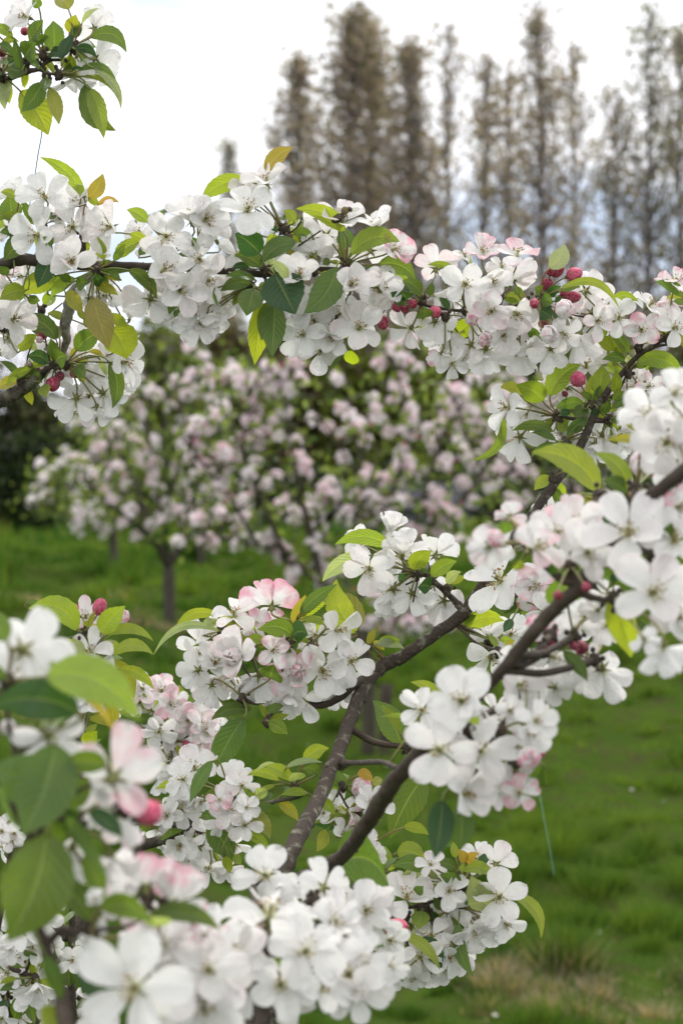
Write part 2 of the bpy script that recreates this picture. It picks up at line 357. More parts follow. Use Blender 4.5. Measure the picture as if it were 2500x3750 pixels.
# ------------------------------------------------------------------ poplars
M['poplar_bark'] = plain('poplar_bark', (.20, .18, .175), .85, scale=8)
def poplar(px, top, half, dens, seed, dist, label, bare=.0, lowest=1230, tone=(.285, .235, .205)):  # default leaf tone is paled, distance haze put into the bronze colour
    rnd = random.Random(seed); tp = atd(px, top, dist); bx, by = tp.x, dist; bz = gz1(bx, by) - .05; H = tp.z - bz; hw = half * 1.5944 * K * dist
    root = obj('poplar_tree', None, loc=(bx, by, bz), label=label, cat='poplar', group='tall bronze leaved poplars behind the orchard')
    lean = rnd.uniform(-.035, .035)
    V, F = tube([(0, 0, 0, .13), (lean*H*.3, 0, H*.33, .085), (lean*H*.6, .1, H*.66, .05), (lean*H, 0, H, .012)], 7, 4)
    obj('trunk', mesh('trunk', V, F), M['poplar_bark'], root, (0, 0, 0))
    V, F = [], []; pts = []
    nb = int(70 + 60 * dens); hw *= 2.9
    for i in range(nb):
        t = rnd.uniform(.06, .95); z0 = H * t; a = rnd.uniform(0, 6.28); prof = (min(1, (1.03 - t) * 1.7)) ** .9 * (.75 + .25 * t)
        L = (1.0 + 2.4 * rnd.random()) * (1 - t * .6); out_ = hw * prof * rnd.uniform(.15, 1.1); x0 = lean * z0
        p = []
        for k in range(5):
            u = k / 4; rr = out_ * (u ** .65); p.append((x0 + math.cos(a) * rr + rnd.uniform(-.06, .06), math.sin(a) * rr * .8 + rnd.uniform(-.05, .05), min(z0 + L * u, H * 1.0 - .1 * k), .026 * (1 - u) + .006))
        tube(p, 4, 1, V=V, F=F, cap=False); dn_ = rnd.choice((.15, .5, 1, 1.9))
        for k in range(int(3.2 * dens * dn_ + 1)):
            u = rnd.uniform(.3, 1.05); j = min(int(u * 4), 3); f = u * 4 - j; q = [p[j][c] * (1 - f) + p[j+1][c] * f for c in range(3)]
            s = .12 + .16 * rnd.random(); pts.append((q[0] + rnd.gauss(0, s), q[1] + rnd.gauss(0, s), q[2] + rnd.gauss(0, s * 1.3)))
    for k in range(int(330 * dens)):
        t = rnd.uniform(.08, .97); a = rnd.uniform(0, 6.28); rr = hw * (min(1, (1.03 - t) * 1.7)) ** .9 * rnd.uniform(.1, 1.15) ** .6 * (.75 + .35 * math.sin(t * 23 + seed))
        q = (lean * H * t + math.cos(a) * rr, math.sin(a) * rr * .8, H * t)
        for m in range(rnd.choice((1, 1, 2))): pts.append((q[0] + rnd.gauss(0, .10), q[1], q[2] + rnd.gauss(0, .18)))
    for k in range(int(34 * dens)): u = rnd.uniform(.80, 1.0); pts.append((lean * H * u + rnd.gauss(0, .06 + (1 - u) * 1.6 * hw), rnd.gauss(0, .12), H * u))
    obj('branch', mesh('branch', V, F), M['poplar_bark'], root, (0, 0, 0), kind='stuff')
    tn = np.array(tone)
    v, c = cloud(pts, .088, seed, [(tn, 6), (tn * (1.3, 1.25, 1.1), 3), (tn * (.65, .7, .7), 3), ((.12, .14, .05), 1.0)], per=5, rad=.095)
    obj('crown', bigmesh('crown', v, 4, c), M['foliage'], root, (0, 0, 0))
G_ = (.22, .215, .17)
for a in [
    (706, 120, 58, 1.5, 1, 63, 'left edge bushy bronze poplar of the tall group, beside the open sky'),
    (778, 2, 76, 2.3, 2, 60, 'tallest dense bronze poplar with dark thick crown, left of centre'),
    (866, 35, 72, 2.1, 3, 62, 'dense broad bronze poplar just right of the tallest one'),
    (958, 88, 46, 1.5, 4, 59, 'slim bronze poplar with a pointed green tinged tip'),
    (1020, 25, 50, .5, 5, 66, 'thin sparse pale poplar with sky showing through, right of the dense pair'),
    (1096, 120, 66, .66, 6, 64, 'sparse loose poplar in the middle of the row'),
    (1176, 140, 60, .66, 7, 62, 'sparse short poplar just left of the dark pointed poplar'),
    (1256, 14, 56, 1.15, 8, 58, 'dark pointed narrow poplar with a visible straight trunk, right of centre'),
    (1318, 85, 50, .45, 9, 66, 'faint thin poplar close behind the dark pointed one'),
    (1408, 195, 62, .75, 10, 60, 'shorter poplar with open crown left of the right hand tall poplar'),
    (1492, 4, 76, .95, 11, 60, 'tall open crowned poplar with grey green leaves near the right edge'),
    (1562, 60, 72, 1.0, 12, 61, 'broad bronze poplar cut by the right edge of the picture')]:
    poplar(*a, tone=(G_ if a[4] == 11 else (.285, .235, .205)))  # bronze tone with the painted haze, except the grey green crown
poplar(540, 312, 20, 1.3, 13, 95, 'small distant poplar standing alone left of the tall group', tone=(.34, .32, .32))

# ------------------------------------------------------------------ hedge, shrubs, bare trees behind the orchard
def shrub(name, label, cat, x0, x1, top, dist, seed, cols, dens=1.0, depth=1.6, size=.10, group='shrubs behind the orchard', core=True, bot=1236):
    rnd = random.Random(seed); a, b = atd(x0, top, dist), atd(x1, top, dist); cx = (a.x + b.x) / 2; hw = (b.x - a.x) / 2; gzz = gz1(cx, dist) - .05; H = a.z - gzz
    root = obj(name, None, loc=(cx, dist, gzz), label=label, cat=cat, group=group); pts = []; V, F = [], []
    ns = max(6, int(hw * 3.2))
    for i in range(ns):
        bx = rnd.uniform(-.8, .8) * hw; th = H * rnd.uniform(.84, 1.06) * (1 - .25 * abs(bx / hw) ** 2); p = []; dx = rnd.uniform(-.35, .35); dy = rnd.uniform(-.5, .5) * depth
        for k in range(6):
            u = k / 5; p.append((bx + dx * u * 1.2 + rnd.uniform(-.06, .06), dy * u, th * u, .035 * (1 - u) + .006))
        tube(p, 5, 1, V=V, F=F, cap=False)
        for k in range(int(55 * dens * H / 2.5)):
            u = rnd.uniform(.02, 1.0); j = min(int(u * 5), 4); q = p[j]; s = .33 * (1.15 - u * .6)
            pts.append((q[0] + rnd.gauss(0, s), q[1] + rnd.gauss(0, s), max(.05, th * u + rnd.gauss(0, .15))))
    obj('stem', mesh('stem', V, F), M['bark_dark'], root, (0, 0, 0), kind='stuff')
    v, c = cloud(pts, size * 1.3, seed, cols, per=10, rad=.15); c = c * (.88, .84, .84); obj('crown', bigmesh('crown', v, 4, c), M['foliage'], root, (0, 0, 0))
DK = [((.030, .050, .018), 5), ((.05, .08, .026), 3), ((.016, .026, .012), 4)]
OL = [((.09, .085, .035), 4), ((.07, .085, .025), 3), ((.14, .16, .03), 3), ((.06, .045, .03), 3)]
YG = [((.16, .20, .03), 4), ((.10, .13, .025), 4), ((.08, .06, .03), 2)]
BR = [((.12, .085, .055), 4), ((.16, .12, .075), 3), ((.08, .07, .04), 3)]
PG = [((.17, .22, .09), 4), ((.12, .16, .07), 4), ((.25, .26, .18), 2)]
def hedge(x0, x1, top, dist, seed, label):
    a, b = atd(x0, top, dist), atd(x1, top, dist); cx = (a.x + b.x) / 2; hw = (b.x - a.x) / 2; g0 = gz1(cx, dist) - .1; H = a.z - g0; rnd = random.Random(seed)
    root = obj('hedge', None, loc=(cx, dist, g0), label=label, cat='hedge', group='dark hedges at the far side of the meadow'); n = int(hw * 2 / .12); V, F = [], []
    for i in range(n + 1):
        x = -hw + 2 * hw * i / n
        for (u, v_) in ((-.7, 0), (-.75, .5), (-.6, .85), (-.2, 1), (.2, 1), (.6, .85), (.7, 0)): V.append((x, u + rnd.uniform(-.06, .06), H * v_ * .93 + rnd.uniform(-.06, .06)))
    for i in range(n):
        for k in range(6): q = i * 7 + k; F.append((q, q + 1, q + 8, q + 7))
    obj('core', mesh('core', V, F), plain('hedge_core', (.012, .02, .008), .9), root, (0, 0, 0)); pts = []
    for i in range(int(hw * 2 * H * 150)):
        z = rnd.uniform(0, 1.03); pts.append((rnd.uniform(-1, 1) * hw, -.75 + .5 * max(0, z - .7) + rnd.gauss(0, .07), z * H + rnd.uniform(-.1, .1)))
    v, c = cloud(pts, .10, seed, DK, per=5, rad=.07); obj('crown', bigmesh('crown', v, 4, c), M['foliage'], root, (0, 0, 0))
hedge(-260, 330, 1010, 47, 31, 'very dark green hedge along the far left side of the meadow')
hedge(330, 1090, 1085, 46, 32, 'dark shaded hedge behind the pink orchard trees, in the middle')
hedge(1090, 1900, 1110, 48, 33, 'dark hedge at the far right of the meadow behind blossom')
shrub('evergreen_tree', 'dark olive rounded evergreen at the far left above the hedge', 'tree', -150, 150, 880, 50, 41, [((.07, .09, .035), 4), ((.10, .10, .05), 3), ((.04, .055, .025), 3)], 1.3, depth=1.6, size=.13)
shrub('evergreen_tree', 'olive brown bush between the left hedge and the pink trees', 'tree', 90, 310, 900, 51, 42, [((.08, .10, .03), 4), ((.06, .07, .03), 3), ((.12, .10, .06), 3)], 1.1, size=.13)
shrub('shrub', 'pale green shrub behind the top of the left pink tree', 'shrub', 290, 470, 765, 52, 43, [((.17, .22, .06), 4), ((.11, .15, .04), 3), ((.20, .19, .17), 3)], .8, size=.12)
shrub('shrub', 'brown green shrub behind the pink blossom, left of centre', 'shrub', 450, 620, 742, 53, 44, OL + BR, 1.15, size=.12)
shrub('shrub', 'brown budding shrub in the centre behind the pink blossom', 'shrub', 590, 800, 760, 52, 45, BR + OL, 1.2, size=.12)
shrub('shrub', 'yellow green shrub with upright stems right of the centre', 'shrub', 790, 960, 745, 51, 46, YG, 1.1, size=.12)
shrub('shrub', 'mottled yellow green shrub behind the near leafy branch', 'shrub', 930, 1110, 770, 52, 47, OL + YG, 1.15, size=.12)
shrub('shrub', 'pale grey green shrub under the dark pointed poplar', 'shrub', 1080, 1300, 700, 54, 48, PG + BR, .85, size=.12)
shrub('shrub', 'pale feathery shrub under the right hand poplars', 'shrub', 1280, 1480, 740, 53, 49, PG, .9, size=.12)
shrub('shrub', 'grey green shrub at the right edge below the poplars', 'shrub', 1450, 1680, 700, 54, 50, PG + BR, .85, size=.12)
def bare_tree(x, top, half, dist, seed, label):
    rnd = random.Random(seed); t = atd(x, top, dist); g0 = gz1(t.x, dist); H = t.z - g0; hw = half * 1.5944 * K * dist
    root = obj('bare_tree', None, loc=(t.x, dist, g0 - .05), label=label, cat='tree', group='leafless grey trees behind the shrubs')
    V, F = tube([(0, 0, 0, .09), (.05, 0, H * .3, .07), (0, 0, H * .55, .04)], 6, 3); obj('trunk', mesh('trunk', V, F), M['bark_pale'], root, (0, 0, 0)); V, F = [], []
    for i in range(60):
        z0 = H * rnd.uniform(.12, .6); a = rnd.uniform(0, 6.28); L = rnd.uniform(.5, 1) * (H - z0) * .98; o_ = hw * rnd.uniform(.2, 1.5)
        p = [(math.cos(a) * o_ * u + rnd.uniform(-.05, .05), math.sin(a) * o_ * u, z0 + L * u,   .014 * (1 - u) + .005) for u in (0, .25, .5, .75, 1)]
        tube(p, 4, 1, V=V, F=F, cap=False)
        for j in range(4):
            q = p[rnd.choice((1, 2, 3))]; tube([q[:3] + (.009,), (q[0] + rnd.uniform(-.4, .4), q[1] + rnd.uniform(-.3, .3), q[2] + rnd.uniform(.3, .8), .005)], 3, 1, V=V, F=F, cap=False)
    obj('branch', mesh('branch', V, F), plain('twig_grey', (.27, .25, .28), .8), root, (0, 0, 0), kind='stuff')
bare_tree(345, 690, 70, 58, 61, 'leafless grey twiggy tree behind the left pink tree')
bare_tree(455, 700, 60, 60, 62, 'leafless grey twiggy tree above the brown shrubs')
bare_tree(40, 740, 70, 60, 63, 'leafless grey tree seen under the left branches')
bare_tree(1420, 560, 90, 68, 64, 'leafless grey tree between the right hand poplars')
bare_tree(1180, 560, 90, 69, 65, 'leafless grey tree low behind the middle poplars')

# ------------------------------------------------------------------ grey shed and posts far behind
d = 43; a = atd(765, 1168, d); b = atd(1085, 1262, d); g0 = gz1(a.x, d) - .1
root = obj('garden_shed', None, loc=(a.x, d, g0), label='slate grey shed with a white framed window half hidden by the pink trees', cat='shed')
W_, H_ = b.x - a.x, a.z - g0
V, F = box(0, W_, 0, 1.8, 0, H_); obj('wall', mesh('wall', V, F, False), plain('shed_wall', (.10, .105, .125), .8, scale=4), root, (0, 0, 0))
V = [(-.12, -.12, H_), (W_+.12, -.12, H_), (W_+.12, 1.92, H_), (-.12, 1.92, H_), (-.12, .9, H_ + .5), (W_+.12, .9, H_ + .5), (-.12, -.12, H_-.05), (W_+.12, -.12, H_-.05), (W_+.12, 1.92, H_-.05), (-.12, 1.92, H_-.05)]
F = [(0, 1, 5, 4), (2, 3, 4, 5), (0, 4, 3), (1, 2, 5), (6, 7, 1, 0), (8, 9, 3, 2), (7, 8, 2, 1), (9, 6, 0, 3), (9, 8, 7, 6)]
obj('roof', mesh('roof', V, F, False), plain('shed_roof', (.05, .052, .065), .95, scale=5, spec=.05), root, (0, 0, 0))
wx = atd(1018, 1200, d).x - a.x; ww = atd(1056, 1200, d).x - a.x - wx; z1 = atd(0, 1168, d).z - g0; z0 = atd(0, 1232, d).z - g0
V, F = [], []
for q in ((wx-.05, wx, z0, z1), (wx+ww, wx+ww+.05, z0, z1), (wx-.05, wx+ww+.05, z1, z1+.05), (wx-.05, wx+ww+.05, z0-.05, z0)): box(q[0], q[1], -.04, -.002, q[2], q[3], V, F)
wf = obj('window', mesh('window', V, F, False), plain('white_paint', (.75, .75, .76), .5), root, (0, 0, 0))
V, F = box(wx, wx+ww, -.015, -.004, z0, z1); obj('pane', mesh('pane', V, F, False), plain('dark_glass', (.02, .025, .03), .1, spec=.6), wf, (0, 0, 0))
def post(x, ytop, ybot, d, r, mat, label, name='fence_post', cat='post'):
    t = atd(x, ytop, d); g = gz1(t.x, d); V, F = tube([(0, 0, -.1, r), (0, 0, (t.z - g) * .5, r * .97), (.005, 0, t.z - g, r * .93)], 9, 3, .04, 3)
    obj(name, mesh(name, V, F), mat, loc=(t.x, d, g), label=label, cat=cat)
post(576, 1085, 1222, 36, .055, M['bark_pale'], 'pale upright post seen through the gap below the pink blossom')
post(884, 1572, 1770, 11.3, .032, M['bark_dark'], 'short dark wooden stake beside the orchard tree trunk, near the middle', 'tree_stake', 'stake')

# ------------------------------------------------------------------ pink blossoming orchard trees
def orchard_tree(d, limbs, label, seed, pink=.5, green=.35, sp=.098, thick=1.0, spread=.9, sprigs=7, crad=.028, size=.037):
    rnd = random.Random(seed); root = None; V, F = [], []; Lp = []; tw = []
    for i, L in enumerate(limbs):
        yo = 0 if i == 0 else rnd.uniform(-1, 1) * spread; n = len(L); P = []
        for k, (x, y, r) in enumerate(L):
            dd = d + yo * (k / (n - 1)) ** .8
            p = atd(x, y, dd)
            if i == 0 and k == 0: p.z = gz1(p.x, d) - .05
            P.append((p.x, p.y, p.z, max(r * 1.5944 * K * d, .006)))
        Lp.append(P)
    b = Vector(Lp[0][0][:3]); root = obj('apple_tree', None, loc=b, label=label, cat='apple tree', group='blossoming apple trees in the orchard')
    rel = lambda p: (p[0] - b.x, p[1] - b.y, p[2] - b.z, p[3])
    V, F = tube([rel(p) for p in Lp[0]], 9, 4, .06, seed); obj('trunk', mesh('trunk', V, F), M['bark'], root, (0, 0, 0))
    cl = []; V2, F2 = [], []
    for P in Lp[1:]:
        V, F = tube([rel(p) for p in P], 7, 4, .06, seed); obj('limb', mesh('limb', V, F), M['bark'], root, (0, 0, 0))
        S = smoothline([rel(p) for p in P], 8)
        for k, q in enumerate(S):
            if k < len(S) * .16: continue
            for j in range(rnd.choice((0, 0, 1, 1))):
                a = rnd.uniform(0, 6.28); ln = rnd.uniform(.08, .46) * (1.1 - k / len(S) * .4) * (d / 14) ** .5; up_ = rnd.uniform(-.1, 1.3)
                e_ = (q[0] + math.cos(a) * ln * .8, q[1] + math.sin(a) * ln * .8, q[2] + ln * up_, .004)
                tube([(q[0], q[1], q[2], .008), ((q[0]+e_[0])/2 + rnd.uniform(-.02, .02), (q[1]+e_[1])/2, (q[2]+e_[2])/2 + .02, .006), e_], 4, 1, V=V2, F=F2, cap=False)
                m = max(1, int(ln / sp / .72))
                if rnd.random() < .46: continue
                for s in range(m):
                    u = (s + 1) / m; cl.append((q[0] + (e_[0]-q[0]) * u + rnd.gauss(0, .012), q[1] + (e_[1]-q[1]) * u + rnd.gauss(0, .012), q[2] + (e_[2]-q[2]) * u + rnd.gauss(0, .012)))
            if rnd.random() < .42: cl.append((q[0] + rnd.gauss(0, .04), q[1] + rnd.gauss(0, .04), q[2] + rnd.gauss(0, .04)))
    obj('twig', mesh('twig', V2, F2), M['bark_dark'], root, (0, 0, 0), kind='stuff')
    cl = np.array(cl); r = np.random.RandomState(seed); keep = r.uniform(0, 1, len(cl)) > green * .45; fl = cl[keep]
    # each cluster: flowers with five petals on a dome facing up and out
    vs, cs = [], []; nf = 13
    c0 = np.repeat(fl, nf, 0); dr = r.normal(0, 1, (len(c0), 3)); dr[:, 2] += .9; dr[:, 1] -= .15; dr /= np.linalg.norm(dr, axis=1)[:, None]; c0 = c0 + dr * crad * r.uniform(.6, 1.3, len(c0))[:, None]
    a = np.cross(dr, r.normal(0, 1, dr.shape)); a /= np.linalg.norm(a, axis=1)[:, None]; bb = np.cross(dr, a)
    clp = np.clip(np.repeat(r.beta(1.1, 2.6, len(fl)), nf) * pink * 1.2 + r.uniform(-.15, .15, len(c0)), 0, 1)[:, None]
    white = np.array([.92, .87, .89]); pk = np.array([.86, .56, .66])
    for k in range(5):
        t = 1.2566 * k; e1 = a * math.cos(t) + bb * math.sin(t); e2 = -a * math.sin(t) + bb * math.cos(t); L = size * .62
        up_ = dr * (L * r.uniform(.1, .6, len(c0)))[:, None]
        v = np.stack([c0, c0 + e1 * L * .6 - e2 * L * .38 + up_ * .6, c0 + e1 * L + up_, c0 + e1 * L * .6 + e2 * L * .38 + up_ * .6], 1); vs.append(v.reshape(-1, 3))
        f = np.clip(clp + r.uniform(-.1, .1, (len(c0), 1)), 0, 1); cs.append(np.repeat(white * (1 - f) + pk * f, 4, 0))
    # a few closed deep pink buds
    obj('blossom', bigmesh('blossom', np.concatenate(vs), 4, np.concatenate(cs)), M['blossom'], root, (0, 0, 0), kind='stuff')
    v, c = cloud(fl[r.uniform(0, 1, len(fl)) < .35 * pink + .05], .020, seed + 1, [((.55, .10, .18), 2), ((.65, .25, .34), 3)], per=3, rad=.035, elong=1.1)
    obj('bud', bigmesh('bud', v, 4, c), M['blossom'], root, (0, 0, 0), kind='stuff')
    v, c = cloud(cl, .030 * (d / 11.5) ** .5, seed + 2, [((.12, .17, .035), 4), ((.20, .26, .06), 4), ((.06, .10, .028), 3)], per=int(5 + green * 9), rad=.062 * (d / 11.5) ** .5, elong=1.9)
    obj('foliage', bigmesh('foliage', v, 4, c), M['foliage'], root, (0, 0, 0), kind='stuff')
orchard_tree(11.5, [
    [(846, 1768, 17), (846, 1640, 16), (842, 1520, 15), (815, 1420, 14)],
    [(815, 1420, 12), (740, 1340, 11), (660, 1285, 9), (590, 1250, 7), (500, 1235, 5), (420, 1225, 3)],
    [(740, 1340, 8), (715, 1240, 8), (690, 1130, 6), (665, 1010, 5), (650, 900, 3), (640, 860, 2)],
    [(835, 1470, 10), (930, 1310, 9), (1010, 1210, 8), (1090, 1110, 7), (1150, 1000, 5), (1190, 900, 3)],
    [(815, 1420, 8), (850, 1250, 7), (835, 1100, 5), (812, 980, 4), (800, 880, 3)],
    [(850, 1250, 6), (900, 1130, 5), (930, 1010, 4), (920, 890, 3), (880, 800, 2)],
    [(930, 1310, 6), (960, 1180, 5), (1000, 1050, 4), (1040, 940, 3), (1060, 880, 2)],
    [(660, 1285, 6), (600, 1150, 5), (560, 1040, 4), (570, 930, 3), (600, 850, 2)],
    [(590, 1250, 5), (520, 1130, 4), (460, 1060, 3), (420, 1010, 2)],
    [(715, 1240, 5), (760, 1150, 5), (830, 1190, 4), (900, 1160, 3)],
    [(1090, 1110, 5), (1180, 1080, 4), (1260, 1010, 3), (1300, 960, 2)],
    [(842, 1500, 6), (900, 1450, 4), (960, 1440, 3), (1010, 1420, 2)],
    [(815, 1420, 6), (780, 1290, 5), (700, 1200, 4), (640, 1190, 3)],
    ], 'large pink and white blossoming apple tree with dark spreading limbs behind the centre', 101, pink=.55, green=.3, spread=.7)
orchard_tree(17.5, [
    [(390, 1412, 15), (389, 1350, 14), (386, 1295, 12)],
    [(386, 1300, 10), (350, 1235, 8), (290, 1190, 6), (230, 1140, 5), (190, 1100, 3)],
    [(386, 1300, 10), (425, 1225, 8), (450, 1120, 6), (480, 1000, 4), (510, 900, 3), (520, 860, 2)],
    [(386, 1295, 8), (375, 1190, 7), (350, 1060, 5), (330, 940, 4), (335, 850, 2)],
    [(350, 1235, 6), (310, 1100, 5), (250, 1010, 4), (215, 950, 2)],
    [(425, 1225, 6), (510, 1160, 5), (570, 1080, 4), (610, 1010, 2)],
    [(375, 1190, 5), (410, 1070, 5), (420, 960, 4), (410, 880, 2)],
    [(450, 1120, 5), (540, 1010, 4), (600, 930, 3), (640, 880, 2)],
    [(350, 1235, 5), (260, 1110, 4), (190, 1060, 3)],
    [(425, 1225, 5), (480, 1210, 4), (560, 1180, 3)],
    ], 'smaller pink blossoming apple tree on a slim straight trunk left of centre', 102, pink=.5, green=.55, spread=1.1, sp=.12, crad=.038, size=.046)
orchard_tree(24, [
    [(260, 1322, 12), (262, 1260, 11), (258, 1205, 10)],
    [(258, 1210, 8), (210, 1150, 6), (150, 1110, 4), (100, 1075, 3)],
    [(258, 1210, 8), (240, 1100, 6), (200, 1000, 4), (190, 930, 2)],
    [(258, 1210, 8), (300, 1120, 6), (320, 1030, 4), (320, 960, 2)],
    [(210, 1150, 5), (150, 1180, 4), (110, 1140, 3), (85, 1100, 2)],
    [(258, 1215, 5), (220, 1210, 4), (170, 1200, 3)],
    ], 'white and pale green blossoming apple tree at the left, partly behind the slim trunk', 103, pink=.06, green=.95, spread=1.2, sp=.17, crad=.06, size=.062)
orchard_tree(26, [
    [(462, 1303, 10), (461, 1255, 10), (458, 1200, 8)],
    [(458, 1205, 7), (500, 1120, 5), (520, 1030, 3)],
    [(458, 1205, 7), (420, 1130, 5), (400, 1050, 3)],
    [(458, 1205, 6), (470, 1100, 5), (460, 1000, 3)],
    ], 'small far apple tree with a short trunk, behind and between the two pink trees', 104, pink=.25, green=.7, spread=1.2, sp=.18, crad=.06, size=.062)
orchard_tree(16.5, [
    [(1389, 1545, 14), (1388, 1450, 13), (1360, 1360, 12)],
    [(1360, 1360, 9), (1290, 1250, 8), (1220, 1120, 6), (1180, 1000, 4), (1170, 900, 3), (1160, 830, 2)],
    [(1360, 1360, 9), (1330, 1200, 8), (1300, 1060, 6), (1290, 940, 4), (1280, 850, 2)],
    [(1360, 1360, 9), (1410, 1210, 8), (1430, 1080, 5), (1440, 960, 3), (1450, 880, 2)],
    [(1290, 1250, 6), (1200, 1200, 5), (1130, 1130, 4), (1090, 1060, 2)],
    [(1220, 1120, 5), (1120, 1020, 4), (1050, 960, 3), (1020, 900, 2)],
    [(1360, 1360, 6), (1460, 1260, 5), (1530, 1180, 4), (1570, 1100, 2)],
    [(1290, 1250, 5), (1230, 1260, 4), (1160, 1240, 3), (1100, 1250, 2)],
    [(1330, 1200, 5), (1380, 1100, 4), (1370, 1000, 3), (1380, 920, 2)],
    ], 'pink blossoming apple tree at the right behind the grey limb', 105, pink=.5, green=.5, spread=1.3, sp=.12, crad=.038, size=.046)

# ------------------------------------------------------------------ blossom parts (unit size: petal length 1, flower axis +Z)
PW = [(0, .045), (.08, .06), (.18, .115), (.32, .205), (.48, .285), (.64, .332), (.78, .325), (.89, .262), (.96, .165), (1.0, .05)]
def petals_mesh(op, seed, fat=1.0):
    rnd = random.Random(seed); V, F, U = [], [], []; nv = 6
    for k in range(5):
        az = 1.2566 * k + rnd.uniform(-.2, .2); o_ = min(1.15, max(.10, op + rnd.uniform(-.24, .2))); L = rnd.uniform(.9, 1.12); wd = rnd.uniform(.86, 1.16) * fat
        el0 = R(82 - 62 * o_); el1 = R(88 - 104 * o_) + rnd.uniform(-.45, .3); cup = rnd.uniform(.15, .85) * (1.25 - .5 * o_); tw = rnd.uniform(-.45, .45); ph = rnd.uniform(0, 6.28); wr = rnd.uniform(.02, .055)
        notch = rnd.uniform(-.01, .07); b = len(V); x = .05; z = .02 * (k % 2); pu = 0; rows = []
        for (u, w_) in PW:
            el = el0 + (el1 - el0) * min(1, u * 1.15); x += math.cos(el) * (u - pu) * L; z += math.sin(el) * (u - pu) * L; pu = u; rows.append((u, w_, x, z, el))
        for (u, w_, x, z, el) in rows:
            for j in range(nv + 1):
                v = 2 * j / nv - 1; ww = w_ * wd * v; lift = cup * (abs(v) ** 2) * w_ * 1.4; t = tw * u * v * w_
                wv = wr * math.sin(ph + 7 * v + 5 * u) * u + wr * .8 * math.sin(ph * 2 + 13 * v) * u * u
                tip = -notch * (1 - v * v) * (u > .9)
                n = lift + t + wv; px = x + tip * math.cos(el) - n * math.sin(el); pz = z + tip * math.sin(el) + n * math.cos(el)
                V.append((px * math.cos(az) - ww * math.sin(az), px * math.sin(az) + ww * math.cos(az), pz)); U.append((u, (v + 1) / 2))
        m = nv + 1
        for i in range(len(rows) - 1):
            for j in range(nv): q = b + i * m + j; F.append((q, q + 1, q + m + 1, q + m))
    me = mesh('petals', V, F, uv=U); me.materials.append(M['petal']); return me
def stamens_mesh(op, seed):
    rnd = random.Random(seed); V, F, mi = [], [], []
    for k in range(19):
        a = rnd.uniform(0, 6.28); sp = rnd.uniform(.10, .75) * (.35 + .65 * op); L = rnd.uniform(.28, .46); r0 = .045 * rnd.random() + .02
        p0 = (math.cos(a) * r0, math.sin(a) * r0, .03); p1 = (math.cos(a) * (r0 + L * sp * .4), math.sin(a) * (r0 + L * sp * .4), .03 + L * .55); p2 = (math.cos(a) * (r0 + L * sp), math.sin(a) * (r0 + L * sp), .03 + L * (1 - .25 * sp))
        n = len(F); tube([p0 + (.010,), p1 + (.008,), p2 + (.007,)], 3, 1, V=V, F=F, cap=False); mi += [0] * (len(F) - n)
        n = len(F); ball(p2, .032, .022, .026, 5, 4, V, F); mi += [1] * (len(F) - n)
    n = len(F)
    for k in range(5): a = 1.2566 * k; tube([(0, 0, 0, .016), (.02 * math.cos(a), .02 * math.sin(a), .2, .014), (.04 * math.cos(a), .04 * math.sin(a), .30, .018)], 4, 1, V=V, F=F)
    mi += [2] * (len(F) - n); n = len(F); ball((0, 0, .01), .09, .09, .05, 8, 4, V, F); mi += [2] * (len(F) - n)
    me = mesh('stamens', V, F); [me.materials.append(M[q]) for q in ('stamen', 'anther', 'calyx')]; me.polygons.foreach_set('material_index', mi); return me
def calyx_mesh(seed):
    rnd = random.Random(seed); V, F = tube([(0, 0, -.24, .035), (0, 0, -.18, .075), (0, 0, -.08, .095), (0, 0, .0, .075)], 8, 2)
    for k in range(5):
        a = 1.2566 * k + .63; b = len(V); bend = rnd.uniform(-.5, .35); c, s = math.cos(a), math.sin(a)
        for (u, w_) in ((0, .05), (.10, .04), (.19, .02), (.26, .003)):
            r_ = .07 + u * math.cos(bend * 1.4); z = -.03 + u * math.sin(bend * 1.2) - .3 * u * u
            V += [(r_ * c - w_ * s, r_ * s + w_ * c, z), (r_ * c + w_ * s, r_ * s - w_ * c, z)]
        for i in range(3): F.append((b + 2*i, b + 2*i + 1, b + 2*i + 3, b + 2*i + 2))
    me = mesh('calyx', V, F); me.materials.append(M['calyx']); return me
PET = {}
for i, o_ in enumerate((.34, .5, .68, .84, 1.0)): PET[i] = [petals_mesh(o_, 10 * i + j, 1.0 + .04 * (j % 3)) for j in range(9)]
STA = [[stamens_mesh(o_, j) for j in range(3)] for o_ in (.25, .6, 1.0)]
CAL = [calyx_mesh(j) for j in range(4)]
def bud_mesh(seed, ratio):
    """overlapping petals wrapped round a ball; axis +Z, unit radius"""
    rnd = random.Random(seed); V, F, U = [], [], []
    for k in range(5):
        a0 = 1.2566 * k; b = len(V); rr = 1 + .035 * k
        for i in range(9):
            e = math.pi * (.04 + .93 * i / 8)
            for j in range(6):
                v = j / 5 * 2 - 1; wa = .95 * math.sin(math.pi * (i / 8) ** .75) ** .6 + .05; a = a0 + v * wa + (8 - i) * .06
                r_ = math.sin(e) * rr * (1 - .04 * v * v + .08 * (v > .5)) * (1 - .16 * math.cos(e)); z = math.cos(e) * ratio
                V.append((r_ * math.cos(a), r_ * math.sin(a), z)); U.append((1 - i / 8, j / 5))
        for i in range(8):
            for j in range(5): q = b + i * 6 + j; F.append((q, q + 1, q + 7, q + 6))
    ball((0, 0, 0), .93, .93, ratio * .93, 8, 6, V, F); U += [(0.5, .5)] * (len(V) - len(U))
    me = mesh('bud', V, F, uv=U); me.materials.append(M['bud']); return me
BUD = [bud_mesh(j, r_) for j, r_ in enumerate((1.25, 1.4, 1.3, 1.55))]
